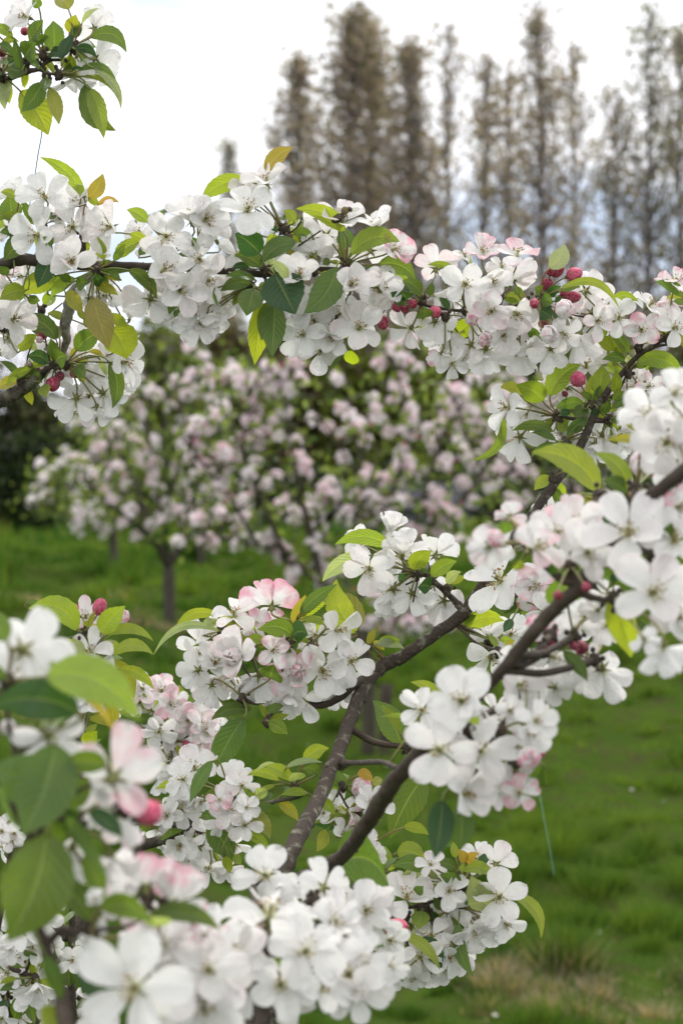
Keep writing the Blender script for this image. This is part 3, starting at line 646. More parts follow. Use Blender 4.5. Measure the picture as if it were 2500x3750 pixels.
def balloon_mesh(seed):
    """loosely closed flower: five cupped petals folding over one another"""
    rnd = random.Random(seed); V, F, U = [], [], []
    for k in range(5):
        a0 = 1.2566 * k + rnd.uniform(-.15, .15); b = len(V); rr = rnd.uniform(.92, 1.08); cl = rnd.uniform(.80, .97); tlt = rnd.uniform(-.2, .2)
        for i in range(9):
            u = i / 8; e = math.pi * (.97 - cl * u); wa = .88 * math.sin(math.pi * (u * .93 + .035) ** .8) ** .6
            for j in range(7):
                v = j / 6 * 2 - 1; a = a0 + v * wa + tlt * u; r_ = math.sin(e) * rr * (1 + .10 * v + .05 * math.sin(5 * v + seed)) + .03 * u; V.append((r_ * math.cos(a), r_ * math.sin(a), -math.cos(math.pi - e) * 1.08 * rr)); U.append((u, j / 6))
        for i in range(8):
            for j in range(6): q = b + i * 7 + j; F.append((q, q + 1, q + 8, q + 7))
    me = mesh('balloon', V, F, uv=U); me.materials.append(M['petal']); return me
BAL = [balloon_mesh(j) for j in range(5)]
def budcal_mesh(seed):
    rnd = random.Random(seed); V, F = tube([(0, 0, -1.75, .16), (0, 0, -1.45, .34), (0, 0, -1.1, .42), (0, 0, -.9, .3)], 7, 2)
    for k in range(5):
        a = 1.2566 * k + .3; b = len(V); c, s = math.cos(a), math.sin(a)
        for (r_, z, w_) in ((.30, -1.15, .26), (.62, -.98, .24), (.88, -.68, .15), (1.0 + rnd.uniform(-.03, .3), -.35, .01)): V += [(r_ * c - w_ * s, r_ * s + w_ * c, z), (r_ * c + w_ * s, r_ * s - w_ * c, z)]
        for i in range(3): F.append((b + 2*i, b + 2*i + 1, b + 2*i + 3, b + 2*i + 2))
    me = mesh('calyx', V, F); me.materials.append(M['calyx']); return me
BCAL = [budcal_mesh(j) for j in range(3)]

TILES = dict(A=(0, 0, 500), B=(0, 500, 800), C=(700, 500, 800), D=(0, 1000, 800), E=(700, 900, 800), F=(1400, 820, 600), G=(1900, 820, 600), H=(1700, 1300, 800), I=(1100, 1800, 800),
    J=(500, 2000, 800), K=(1700, 1750, 800), L=(1400, 2350, 800), M=(0, 2100, 800), N=(0, 2600, 800), O=(0, 3150, 800), P=(600, 2600, 800), Q=(700, 3050, 800), R=(1300, 3000, 800),
    S=(1700, 2100, 800), U=(1250, 2700, 1250), X=(0, 0, 1568))
LEAFC = dict(g=(.088, .148, .038), d=(.030, .080, .030), l=(.205, .275, .045), L=(.31, .40, .038), y=(.26, .265, .052), r=(.27, .235, .07), w=(.27, .34, .23), o=(.36, .25, .075))
BUDC = dict(red=(.33, .010, .05), deep=(.20, .006, .028), pink=(.72, .20, .32), rose=(.50, .055, .13), white=(.84, .74, .72))
rg = random.Random(42)
def px2(t, x, y): q = TILES[t]; s = q[2] / 1568.0; return q[0] + x * s, q[1] + y * s
def bez(p0, c1, c2, p3, n): return [((1-t)**3 * p0 + 3*(1-t)**2*t * c1 + 3*(1-t)*t*t * c2 + t**3 * p3) for t in [i / n for i in range(n + 1)]]
class Thing: pass
def build_thing(name, label, cat, text, group=None, fill=True):
    T = Thing(); tile = 'X'; W, S, items = [], [], []
    for ln in text.strip().splitlines():
        ln = ln.split('#')[0].strip()
        if not ln: continue
        for ln in ln.split(';'):
            a = ln.split()
            if not a: continue
            if a[0] == 't': tile = a[1]
            elif a[0] in ('W', 'K'):
                pts = []; sc_ = TILES[tile][2] / 1568.0; mt = a[1]
                for q in a[2:]:
                    x, y, r, d = [float(v) for v in q.split(',')]; X, Y = px2(tile, x, y); p = at(X, Y, d); pts.append((p.x, p.y, p.z, r * sc_ * K * d, X, Y))
                W.append((a[0], mt, pts))
            elif a[0] == 'S': X, Y = px2(tile, float(a[1]), float(a[2])); S.append((X, Y, at(X, Y, float(a[3]))))
            else: items.append((a[0], tile, a[1:]))
    # sampled wood points for attachments
    wp = []
    for (kk, mt, pts) in W:
        S_ = smoothline([p[:4] for p in pts], 8)
        for q in S_: wp.append((1250 + q[0] / (K * q[1]), 1875 - (q[2] - CZ) / (K * q[1]), Vector(q[:3]), q[3]))
    loc = Vector(W[0][2][0][:3]); root = obj(name, None, loc=loc, label=label, cat=cat, group=group)
    for i, (kk, mt, pts) in enumerate(W):
        V, F = tube([(p[0] - loc.x, p[1] - loc.y, p[2] - loc.z, p[3]) for p in pts], 12 if pts[0][3] > .003 else 7, 9 if pts[0][3] > .003 else 5, .10, i + 3)
        if pts[0][3] > .003:       # knobs and old spur scars
            for k in range(int(3 + 2 * len(pts))):
                q = rg.choice(smoothline([p[:4] for p in pts], 6)); a = rg.uniform(0, 6.28); r_ = q[3]; ball((q[0] - loc.x + math.cos(a) * r_ * .85, q[1] - loc.y - abs(math.sin(a)) * r_ * .3, q[2] - loc.z + math.sin(a) * r_ * .85), r_ * rg.uniform(.2, .42), seg=6, rings=4, V=V, F=F)
        obj('limb' if pts[0][3] > .0045 else 'twig', mesh('wood', V, F), M[mt], root, (0, 0, 0))
    for (X, Y, p) in S:            # spur knobs joined to the nearest wood
        b = min(wp, key=lambda q: (q[2] - p).length); d = (b[2] - p).length; pl = p - loc
        if d > b[3] * .8:
            m = (b[2] + p) / 2 - loc + Vector((0, 0, -.004)); bl = b[2] - loc; r0 = min(.0032, b[3] * .8)
            V, F = tube([(bl.x, bl.y, bl.z, r0), (m.x, m.y, m.z, r0 * .8), (pl.x, pl.y, pl.z, .0022)], 7, 5, .12, 5)
        else: V, F = [], []
        ball(pl, .0036, .0034, .0042, 7, 5, V, F)
        for k in range(7): ball(pl + Vector((rg.gauss(0, .0022), rg.gauss(0, .0022), rg.gauss(0, .003))), .0017, seg=5, rings=4, V=V, F=F)
        obj('spur', mesh('spur', V, F), M['bark_dark'], root, (0, 0, 0))
    def attach(X, Y, dep=None):
        best = None
        for (x, y, p) in S:
            d = math.hypot(x - X, y - Y) + (0 if dep is None else 1500 * abs(p.y - dep))
            if best is None or d < best[0]: best = (d, p)
        if best is None or best[0] > 190:
            for (x, y, p, r) in wp:
                d = math.hypot(x - X, y - Y) + 60 + (0 if dep is None else 1500 * abs(p.y - dep))
                if best is None or d < best[0]: best = (d, p)
        return best[1]
    nf = 0
    if fill:                       # young leaves tucked in round each spur
        for (X, Y, p) in S:
            if p.y < 1.45 or rg.random() < .25: continue
            for k in range(rg.choice((3, 4, 4, 5))):
                a = rg.uniform(0, 6.28); L_ = rg.uniform(42, 78); r0 = rg.uniform(14, 34); bx, by = X + math.cos(a) * r0, Y + math.sin(a) * r0
                sx = 1568.0 / 1568; items.append(('L', 'X', [str(bx), str(by), str(bx + math.cos(a) * L_), str(by + math.sin(a) * L_ * .9 + rg.uniform(0, 20)), str(rg.uniform(.34, .5)), str(rg.uniform(.03, .16)), rg.choice('llllgLy'), 'z%.3f' % rg.uniform(.0, .03)]))
    for (kind, tl, a) in items:
        sc_ = TILES[tl][2] / 1568.0
        if kind in 'FB':
            x, y, r, dx, dy = [float(v) for v in a[:5]]; op = .88; pink = rg.choice((0, 0, .04, .1)); zo = None; back = 1; typ = 'red'; ab = None
            for f in a[5:]:
                if f == 'b': back = -1
                elif f[0] == 'o' and len(f) > 1 and f[1] in '.01': op = float(f[1:])
                elif f in BUDC: typ = f
                elif f[0] == 'p': pink = float(f[1:])
                elif f[0] == 'z': zo = float(f[1:])
                elif f[0] == '@': ab = float(f[1:])
            X, Y = px2(tl, x, y); A = attach(X, Y, ab); base_d = A.y
            if kind == 'F' and (zo or 0) >= .02 and rg.random() < .17: continue
            if kind == 'F' and abs(dx) + abs(dy) < .36:
                g_ = .45 if (zo or 0) >= .015 else .30; dx += rg.gauss(0, g_); dy += rg.gauss(0, g_)
                if (zo or 0) >= .03 and rg.random() < .35: back = -1
            if ab: base_d = A.y + max(-.055, min(.055, ab - A.y)); zo = 0
            if zo is None: zo = -.014 if (back > 0 and kind == 'F') else .004
            elif zo > 0: pass
            d = base_d + zo + rg.uniform(-.010, .010); c = at(X, Y, d); h2 = min(.93, dx * dx + dy * dy); t_ = math.sqrt(1 - h2)
            f = Vector((dx, -t_ * back, dy)).normalized(); q = f.to_track_quat('Z', 'Y') @ Quaternion((0, 0, 1), rg.uniform(0, 6.28)); size = r * sc_ * K * d
            if kind == 'F':
                if 'o' not in [s[0] for s in a[5:]]: op = rg.choice((.84, .84, .68, .68, .5, 1.0))
                oi_ = min(range(5), key=lambda i: abs((.34, .5, .68, .84, 1.0)[i] - op)); size *= 1.10; pink = max(0, pink)
                if back > 0: c = c + Vector((0, 0, 0))
                o = obj('flower', rg.choice(PET[oi_]), None, root); o.color = (pink, 0, 0, 1)
                mw = Matrix.LocRotScale(c - loc, q, Vector((size,) * 3)); o.matrix_local = mw
                obj('stamens', rg.choice(STA[0 if oi_ < 2 else (1 if oi_ < 4 else 2)]), None, o); obj('calyx', rg.choice(CAL), None, o)
                end = c - f * size * .22; sr = max(.0007, size * .036); lead = size * .7; cz = None
            else:
                size = r * sc_ * K * d * .88; o = obj('bud', rg.choice(BAL if typ in ('white', 'pink') else BUD), None, root); cc = BUDC[typ]; v = rg.uniform(.85, 1.15); o.color = (cc[0] * v, cc[1] * v, cc[2] * v, 1)
                if typ in ('white', 'pink'): o.color = (.35 if typ == 'white' else 1.0, 0, 0, 1)
                o.matrix_local = Matrix.LocRotScale(c - loc, q, Vector((size,) * 3)); obj('calyx', rg.choice(BCAL), None, o); end = c - f * size * 1.7; sr = max(.0006, min(.001, size * .12)); lead = .008
            inv = Matrix.LocRotScale(c, q, Vector((size,) * 3)).inverted(); P0 = A; mid = (A - end)
            c1 = A + (end - A) * .35 + Vector((rg.uniform(-.002, .002), 0, .003)); c2 = end - f * min(lead, mid.length * .4 + .001)
            L = bez(A, c1, c2, end, 6); L = [inv @ p for p in L]; rr = sr / size
            V, F = tube([(p.x, p.y, p.z, rr) for p in L], 5, 1); obj('pedicel', mesh('pedicel', V, F), M['stem'], o)
        elif kind == 'L':
            bx, by, tx, ty, w_, cv = [float(v) for v in a[:6]]; code = a[6] if len(a) > 6 else 'g'; zo = rg.uniform(-.02, .008); ab = None
            for f in a[7:]:
                if f[0] == 'z': zo = float(f[1:]) + rg.uniform(-.005, .005)
                if f[0] == '@': ab = float(f[1:])
            X0, Y0 = px2(tl, bx, by); X1, Y1 = px2(tl, tx, ty); A = attach(X0, Y0, ab); ad_ = A.y
            if ab: ad_ = A.y + max(-.055, min(.055, ab - A.y)); zo = 0
            d0 = ad_ + zo * .6; d1 = ad_ + zo + rg.uniform(-.012, .012)
            p0, p1 = at(X0, Y0, d0), at(X1, Y1, d1); D = p1 - p0; Ln = D.length; dn = D.normalized(); sd_ = dn.cross(Vector((0, -1, 0))).normalized()
            if abs(D.z) > 1.4 * abs(D.x): bs = sd_ if sd_.x * (1 if cv >= 0 else -1) > 0 else -sd_
            else: bs = sd_ if sd_.z > 0 else -sd_
            bulge = abs(cv) * 2 * Ln; roll = rg.uniform(-.45, .45); nrm = (dn.cross(sd_)).normalized()
            if nrm.y > 0: nrm = -nrm
            C = (p0 + p1) / 2 + bs * bulge + nrm * Ln * rg.uniform(-.06, .16); n = 16; V, F, U = [], [], []; fold = rg.uniform(.12, .45); wav = rg.uniform(0, .05); ph = rg.uniform(0, 6.28); nv = 6
            w_ = w_ * rg.uniform(.95, 1.05)
            for i in range(n + 1):
                u = i / n; c = (1-u)**2 * p0 + 2*(1-u)*u * C + u*u * p1; tg = (2*(1-u) * (C - p0) + 2*u * (p1 - C)).normalized()
                s = tg.cross(nrm).normalized(); s = s * math.cos(roll * (1 if u < .5 else 1)) + nrm * math.sin(roll); nn = s.cross(tg).normalized()
                if nn.dot(nrm) < 0: nn = -nn
                hw = w_ * Ln * .5 / max(.75, math.cos(roll)) * (math.sin(math.pi * min(1, (u * .985 + .012)) ** .80) ** .80) * (1 - .30 * max(0, u - .72) / .28)
                hw *= 1 + (.035 if i % 2 else -.02)
                for j in range(nv + 1):
                    v = 2 * j / nv - 1; q = c + s * (hw * v) + nn * (fold * abs(v) * hw * .8 - .35 * hw * v * v * fold + wav * hw * 3 * math.sin(ph + u * 11) * v * abs(v)); V.append(q); U.append((u, (v + 1) / 2))
            m = nv + 1
            for i in range(n):
                for j in range(nv): q = i * m + j; F.append((q, q + 1, q + m + 1, q + m))
            cc = LEAFC[code]; vv = rg.uniform(.82, 1.2); ctr = Vector(p0)
            me = mesh('leaf', [p - ctr for p in V], F, uv=U); me.materials.append(M['leaf']); o = obj('leaf', me, None, root, ctr - loc); o.color = (cc[0] * vv * rg.uniform(.92, 1.1), cc[1] * vv, cc[2] * vv, 1)
            tg = (C - p0).normalized(); dist = (A - p0).length
            L = bez(A, A + (p0 - A) * .3 + Vector((0, 0, .002)), p0 - tg * dist * .35, p0 + tg * Ln * .02, 5)
            Vp, Fp = tube([(p.x - ctr.x, p.y - ctr.y, p.z - ctr.z, .0007 + .0003 * (k == 0)) for k, p in enumerate(L)], 5, 1); obj('petiole', mesh('petiole', Vp, Fp), M['stem'], o)
    T.root = root; return T

# ------------------------------------------------------------------ the near branches
build_thing('blossoming_branch', 'leafy blossom sprig hanging into the top left corner against the white sky', 'branch', '''
t A
W bark_dark -2330,5300,120,1.85 -1800,2600,90,1.78 -900,1100,60,1.66 -400,980,48,1.64 0,935,34,1.62 160,885,30,1.61 330,820,32,1.60 450,790,26,1.60 560,700,22,1.60 700,685,16,1.60
W bark_dark 450,800,22,1.60 540,830,18,1.60 640,860,15,1.60 690,870,12,1.60
W bark_dark 560,700,16,1.6 520,650,15,1.6 490,640,12,1.6
W bark_dark 690,690,14,1.6 780,600,13,1.59 840,540,10,1.59
W bark_dark 330,820,25,1.6 320,750,22,1.6 320,720,16,1.6
S 500 640 1.60
S 840 550 1.59
S 680 860 1.60
S 300 720 1.60
S 535 870 1.60
S 20 880 1.61
F 330 200 235 -.75 .25 z.0; F 235 130 120 -.3 .3 z.02
F 1090 320 240 .15 .75 b o.68 z.01; F 1095 670 270 .30 .35 b z.01; F 1140 790 230 .3 -.5 z.02; F 880 660 200 -.2 -.1 z.03; F 850 880 260 .0 -.85 b o.84 z.02; F 20 700 120 -.1 0 p.7 z.02; F 620 620 120 0 0 z.04
B 285 360 52 .1 -.3 red; B 20 590 60 0 .1 deep; B 55 680 55 -.1 -.2 pink
L 625 590 610 235 .78 .04 g; L 790 105 690 -90 .75 0 y; L 800 375 875 165 .7 0 y; L 850 435 920 245 .7 0 d; L 695 670 840 375 .42 0 d; L 945 270 1143 95 .26 .12 w
L 1050 430 1457 607 .38 .24 g; L 868 560 1108 662 .4 .2 d; L 990 970 1335 1500 .38 -.16 g; L 1030 1020 1195 1590 .34 .05 l; L 960 880 1345 1130 .16 .2 l; L 1080 790 1392 1260 .18 .16 w; L 900 815 1340 925 .18 .22 g
L 830 850 750 700 .55 0 g; L 825 805 950 790 .3 .1 d; L 540 900 520 1058 .55 0 g; L 572 1010 680 1435 .38 .04 y; L 490 950 250 1282 .5 .05 g; L 240 1050 557 1553 .58 .06 l; L 125 870 65 1262 .42 -.1 w
L 290 850 70 790 .85 .05 g; L 290 655 405 485 .75 0 g; L 400 520 565 420 .6 .1 g; L 340 470 500 225 .62 0 g; L 240 810 165 420 .26 0 g; L -60 300 160 450 .5 .1 l; L 0 500 160 640 .5 .1 g; L 20 540 230 480 .4 .2 l
L 560 640 735 665 .5 .15 d; L 470 560 620 580 .5 .1 g; L 110 720 190 600 .8 0 d; L -30 720 290 845 .22 .15 w; L 450 90 390 -60 .45 0 g; L 460 770 350 745 .6 .1 g; L 350 700 300 560 .6 0 g; L -40 830 30 860 .8 0 d; L 420 620 330 640 .5 .1 g
''', group='blossoming apple branches near the camera')

build_thing('blossoming_branch', 'long white blossoming branch crossing the upper picture, red buds near its right end', 'branch', '''
t B
W bark_dark -1480,16500,150,1.86 -1560,9000,135,1.86 -1500,3600,115,1.85 -1430,1800,95,1.83 -1150,1200,80,1.80 -500,1010,66,1.78 0,930,52,1.76 130,880,46,1.75 420,915,40,1.75 700,925,36,1.75 960,930,30,1.75 1400,945,27,1.75 1620,965,27,1.75 1900,985,25,1.75 2150,960,25,1.75 2430,960,23,1.75
t F
W bark_dark -330,470,24,1.75 0,640,22,1.75 340,760,18,1.75 640,820,16,1.75 870,830,15,1.74 1100,800,13,1.74 1390,760,11,1.74 1500,735,9,1.74
t C
W bark_dark 680,970,24,1.75 740,850,24,1.75 700,740,26,1.75 690,660,22,1.75 715,590,8,1.75
W bark_dark 750,800,8,1.74 850,730,6,1.73 930,675,6,1.73
W bark_dark 700,700,8,1.74 770,640,6,1.74 795,575,6,1.74
t D
W bark_pale 695,10,34,1.77 600,60,34,1.79 520,150,38,1.80 490,280,42,1.81 465,400,38,1.82 480,480,30,1.83 430,620,24,1.84
t B
S 310 640 1.74
S 600 720 1.75
S 690 965 1.74
S 1250 830 1.75
S 1420 860 1.75
S 90 650 1.75
t C
S 655 660 1.74
S 700 730 1.74
S 530 960 1.74
S 1115 930 1.74
S 880 960 1.73
t E
S 430 290 1.74
S 1020 520 1.74
t F
S 380 740 1.74
S 600 890 1.74
S 790 830 1.74
S 1350 780 1.74
S 1120 700 1.74
t G
S 200 720 1.73
S 800 900 1.75
t B
F 330 440 180 -.15 .35; F 585 490 165 -.3 .45 z.005; F 280 705 185 -.05 .1; F 525 650 170 .15 .2 z.0; F 520 900 195 0 0 z-.035; F 800 650 180 -.45 .05; F 1190 710 180 0 .15; F 1160 975 190 0 0 z-.02
F 1290 1105 175 .1 -.05 z-.02; F 1440 890 170 -.2 .2; F 1375 610 180 -.3 .75 o.5; F 1480 640 160 .6 .2 o.68; F 130 410 120 -.4 .4 z.03; F 50 1070 120 -.2 .1 p.3 z.04; F 1100 830 130 .0 .1 z.03
F 160 1000 130 .1 0 p.3 z.04; F 60 700 110 -.4 .2 z.03; F 430 590 120 0 .2 z.03; F 1010 690 110 -.4 .4 z.03; F 680 870 100 .2 .2 z.03; F 1060 1160 120 0 -.2 z.03; F 1500 760 150 .1 .2 z.02; F 1520 1060 150 .1 0 z.01
t D
F 1080 190 195 -.1 -.6 b; F 1385 270 180 .2 -.5 b; F 760 170 150 .1 -.1 z.05; F 640 180 110 0 0 z.05; F 930 330 110 .3 0 p.6 z.09; F 880 150 110 0 0 z.06; F 1200 230 140 .1 -.3 z.02; F 1500 300 140 .2 -.5 b; F 1150 90 150 0 -.2 z.02
t B
L 605 435 285 148 .24 .12 l; L 640 440 740 265 .55 .08 r; L 90 610 70 415 .95 0 g; L 120 435 5 400 .4 .1 l; L 225 595 165 450 .42 0 g; L 370 880 272 1085 .62 0 d; L 400 1000 165 1130 .55 .06 l; L 540 1020 365 1155 .4 .1 l
L 700 495 858 474 .3 .16 o; L 620 430 712 512 .5 .1 l; L 720 520 765 640 .5 0 l; L 1060 615 910 525 .55 .1 l; L 1130 625 1180 520 .5 0 g; L 175 700 28 892 .55 0 g; L 570 740 620 850 .75 0 l; L 750 880 690 710 .5 0 l; L 990 760 825 892 .55 .1 l
L 935 700 1070 790 .45 .1 l; L 925 960 1125 1168 .36 .14 g; L 700 1005 940 970 .22 .1 g; L 640 620 700 660 .5 .1 l; L 180 1110 0 1172 .5 .1 l; L 820 890 900 770 .4 0 g; L 500 1040 420 960 .5 0 g; L 160 600 20 560 .45 .1 l; L 100 700 0 690 .6 .1 g; L 860 1020 780 960 .5 0 g; L 60 990 0 930 .8 0 g
L 1000 850 1090 760 .5 0 g; L 380 770 310 720 .5 0 g; L 1400 770 1450 810 .6 0 l; L 60 560 -20 600 .5 0 l
t D
L 668 180 782 545 .5 0 r z-.03; L 470 145 592 298 .5 .1 y; L 770 310 912 392 .5 .1 l; L 800 400 905 615 1.1 .1 L z.02; L 700 100 850 160 .4 .1 y; L 560 110 640 60 .6 .1 g; L 340 130 470 20 .5 .1 g; L 200 180 290 200 .7 0 g; L 600 330 560 240 .5 0 l; L 460 330 340 290 .5 .1 l; L 660 380 600 300 .6 0 g; L 720 90 680 0 .5 0 d; L 1350 100 1420 160 .5 0 d; L 1240 190 1215 300 .4 0 g; L 1290 240 1250 320 .5 0 g; L 1460 200 1560 110 .5 0 d; L 1520 130 1515 250 .15 0 g; L 1530 140 1565 240 .2 0 g
t C
F 400 540 195 .02 .08 z-.03 o1.; F 405 390 140 -.1 .5 z.0; F 545 345 170 -.05 .93 o.68; F 90 600 165 .5 .2; F 110 1020 175 .1 0; F 325 850 140 .2 .1 z.02; F 180 745 150 0 .2 z.02; F 1070 620 185 .15 .7; F 810 620 140 0 .3 z.03; F 970 710 170 -.2 .3 b; F 885 850 150 -.2 .8 b z.01; F 780 1010 165 -.1 .5
F 1330 660 150 -.05 .85 o.68; F 1290 820 160 .3 .4 b; F 1440 820 150 .6 .3 p.8 o.68; F 1140 1070 185 0 .1 z-.03; F 1350 1080 160 .5 .1 z-.02; F 700 850 120 -.3 .2 z.03; F 940 860 140 0 .2 z.03; F 1200 860 140 0 .2 z.03; F 480 700 120 .1 0 z.03; F 620 820 120 .1 0 z.04
L 395 312 70 470 .34 .13 l; L 540 250 732 80 .46 .12 r; L 1095 682 750 518 .32 .14 l z-.03; L 1150 842 1495 755 .42 .18 l z-.03; L 1110 800 1100 655 .75 0 g; L 1085 885 1078 778 .45 0 g; L 740 605 665 530 .7 .1 l; L 740 700 888 745 .5 .15 g; L 690 735 802 760 .75 .1 l; L 745 765 512 912 .52 .15 g z-.02
L 490 838 315 695 .8 .05 d z-.02; L 500 940 308 850 .45 .12 g; L 415 945 290 950 .45 .15 d; L 530 600 622 690 .5 .05 d; L 622 775 545 790 .6 .1 d; L 460 1030 245 1005 .25 .1 g; L 425 1055 210 1112 .42 .12 g; L 680 600 640 575 .5 0 g; L 470 385 560 470 .5 .1 l; L 380 480 300 450 .3 0 l; L 60 800 0 720 .7 0 g; L 650 900 760 940 .5 .1 g; L 1000 900 940 920 .5 .1 g; L 1250 980 1310 1040 .6 .1 g
t E
F 805 640 155 -.2 .05; F 795 490 140 0 .2 z.0; F 910 400 170 .1 .15 z.0; F 1020 640 150 .05 -.15; F 1200 600 175 .15 .1; F 1110 455 150 0 .1; F 930 750 150 0 -.35 z.01; F 880 545 165 0 .05; F 1010 560 150 0 -.6 b; F 1310 450 120 .2 -.35; F 240 390 120 .3 -.2 z.02; F 180 480 140 .1 -.4 b z.01; F 60 560 150 0 -.3 z.01; F 1230 500 150 .2 0 z.01; F 1060 330 150 0 0 z.02; F 960 500 160 0 0 z.02; F 1350 330 150 .2 0 z.01; F 100 430 120 0 0 z.02; F 1000 700 120 0 -.3 z.02
B 1375 555 46 .05 -.9 red z.0
L 600 205 748 492 .85 0 d z-.05; L 1040 160 808 485 .48 .1 g z-.05; L 690 250 562 108 .34 .1 w z-.06; L 600 412 580 802 .42 0 g z-.03; L 508 410 455 855 .34 0 L z-.01; L 555 400 505 682 .42 0 g z-.02; L 450 310 398 503 .8 0 g z-.03; L 1350 130 1610 240 .46 .16 g z-.03; L 1390 210 1555 240 .6 .1 L z.0
L 1250 140 1312 205 .6 .1 g; L 1430 335 1525 422 .6 .05 d; L 1510 250 1570 330 .6 0 d; L 1090 520 1145 565 .5 0 L z.02; L 1140 750 1160 852 .6 0 L z.01; L 1075 790 985 897 .2 0 g; L 1165 650 1118 760 .35 0 g; L 640 430 670 480 .8 0 w z.01; L 520 330 560 260 .7 .1 g; L 960 520 990 600 .5 0 L z.03
t F
F 510 430 215 .05 .75 b o.84 p.25; F 790 320 150 -.2 .75 z.02; F 955 300 180 .1 .75 o.68 p.5 z.01; F 1290 315 205 .05 .85 o.68 p.4; F 785 575 235 .0 .05 z-.03; F 1040 540 205 .15 .15; F 1035 830 205 0 .05 p.3 z-.03; F 1265 840 215 .1 0; F 1250 540 225 .55 .4 b p.15; F 480 680 180 .2 .1 z.03; F 660 710 170 0 0 z.03
F 270 1000 205 -.35 -.55 b; F 500 940 205 .3 -.6 b o.68; F 665 1330 160 .0 -.4; F 555 1240 125 -.45 -.5 b p.5 o.5; F 840 1160 200 -.25 -.35 b; F 985 1200 235 .05 -.6 b; F 1315 1225 230 .1 -.8 b o.84; F 1160 1060 190 0 -.2; F 1290 1110 160 .1 -.1 z.01; F 710 930 150 0 0 z.03; F 590 1120 170 -.1 -.2 z.02; F 1140 420 130 .1 .5 z.03; F 900 1000 150 0 0 z.03; F 760 1280 160 0 -.3 z.02; F 1400 1000 150 0 0 z.02; F 1430 1180 170 .2 -.4 z.01; F 700 1100 150 0 -.2 z.02; F 620 560 150 -.1 .2 z.04; F 930 720 160 0 0 z.02
B 508 842 62 .35 -.25 rose; B 290 765 48 .5 .3 red; B 215 820 40 .1 -.3 red; B 140 790 56 -.5 -.4 rose; B 855 910 74 .3 -.6 pink z-.03; B 978 1102 76 .4 -.25 pink z-.03; B 1450 765 50 -.1 -.3 red z-.03; B 1540 962 50 .1 -.2 deep; B 1560 572 50 .0 .5 red
L 370 670 188 540 .52 .1 g; L 200 765 78 655 .6 .05 d; L 222 720 180 640 .8 0 d; L 450 690 475 555 .6 0 g; L 638 815 538 702 .5 .05 d; L 690 440 430 392 .26 .1 l; L 868 935 690 1100 .55 .05 L z.01; L 392 900 402 800 .85 0 g; L 1385 990 1480 1195 .42 .1 g; L 830 420 860 400 .8 0 l; L 1230 600 1170 590 .6 0 g; L 1040 640 1060 600 .9 0 L; L 1300 680 1260 590 .7 0 g; L 720 620 700 760 .4 0 g; L 880 760 850 830 .5 0 g
t G
L 290 422 430 190 .62 .12 w; L 400 620 955 812 .13 .26 l z-.03; L 895 720 1140 742 .35 .14 l; L 440 1150 490 1312 .4 .05 g; L 920 1205 730 1120 .65 .12 l; L 1040 1232 870 1030 .42 .05 g; L 400 640 585 600 .45 .1 g; L 280 700 400 600 .55 .1 d; L 205 830 305 905 .7 .05 d; L 320 830 412 942 .6 .05 d; L 210 740 320 760 .6 .1 g; L 200 650 150 600 .6 0 g; L 340 740 410 700 .6 0 d; L 1060 1010 960 1010 .5 .1 g; L 250 900 290 940 .6 0 g
F 640 640 235 .5 .15 b; F 690 845 175 .3 .1 b; F 620 940 155 0 0 z.02; F 555 1080 235 .25 -.55 b z-.02; F 740 930 180 0 -.1 p.2 z-.02; F 950 905 190 0 .1; F 985 790 130 0 .3 z.02; F 300 1200 205 -.1 -.45 b; F 410 1040 170 .2 0; F 1060 720 120 .1 .6 z.03; F 780 780 150 .1 .3 z.03; F 500 900 150 .2 .1 z.03; F 460 760 150 .1 .1 p.4 z.03; F 720 1060 140 .2 -.3 z.01; F 850 720 150 .3 .2 z.02; F 600 1180 140 .1 -.7 b z.01
B 430 812 95 .55 .1 white z-.03; B 290 1060 95 .35 -.25 white z-.03; B 412 1190 60 .6 -.5 rose; B 240 960 52 .0 -.1 deep; B 515 697 60 .85 0 red; B 440 672 50 .6 .1 red; B 272 572 58 .1 .6 red; B 362 440 62 .6 .5 red; B 300 455 45 .1 .6 red; B 530 482 72 .8 .25 rose
''', group='blossoming apple branches near the camera')

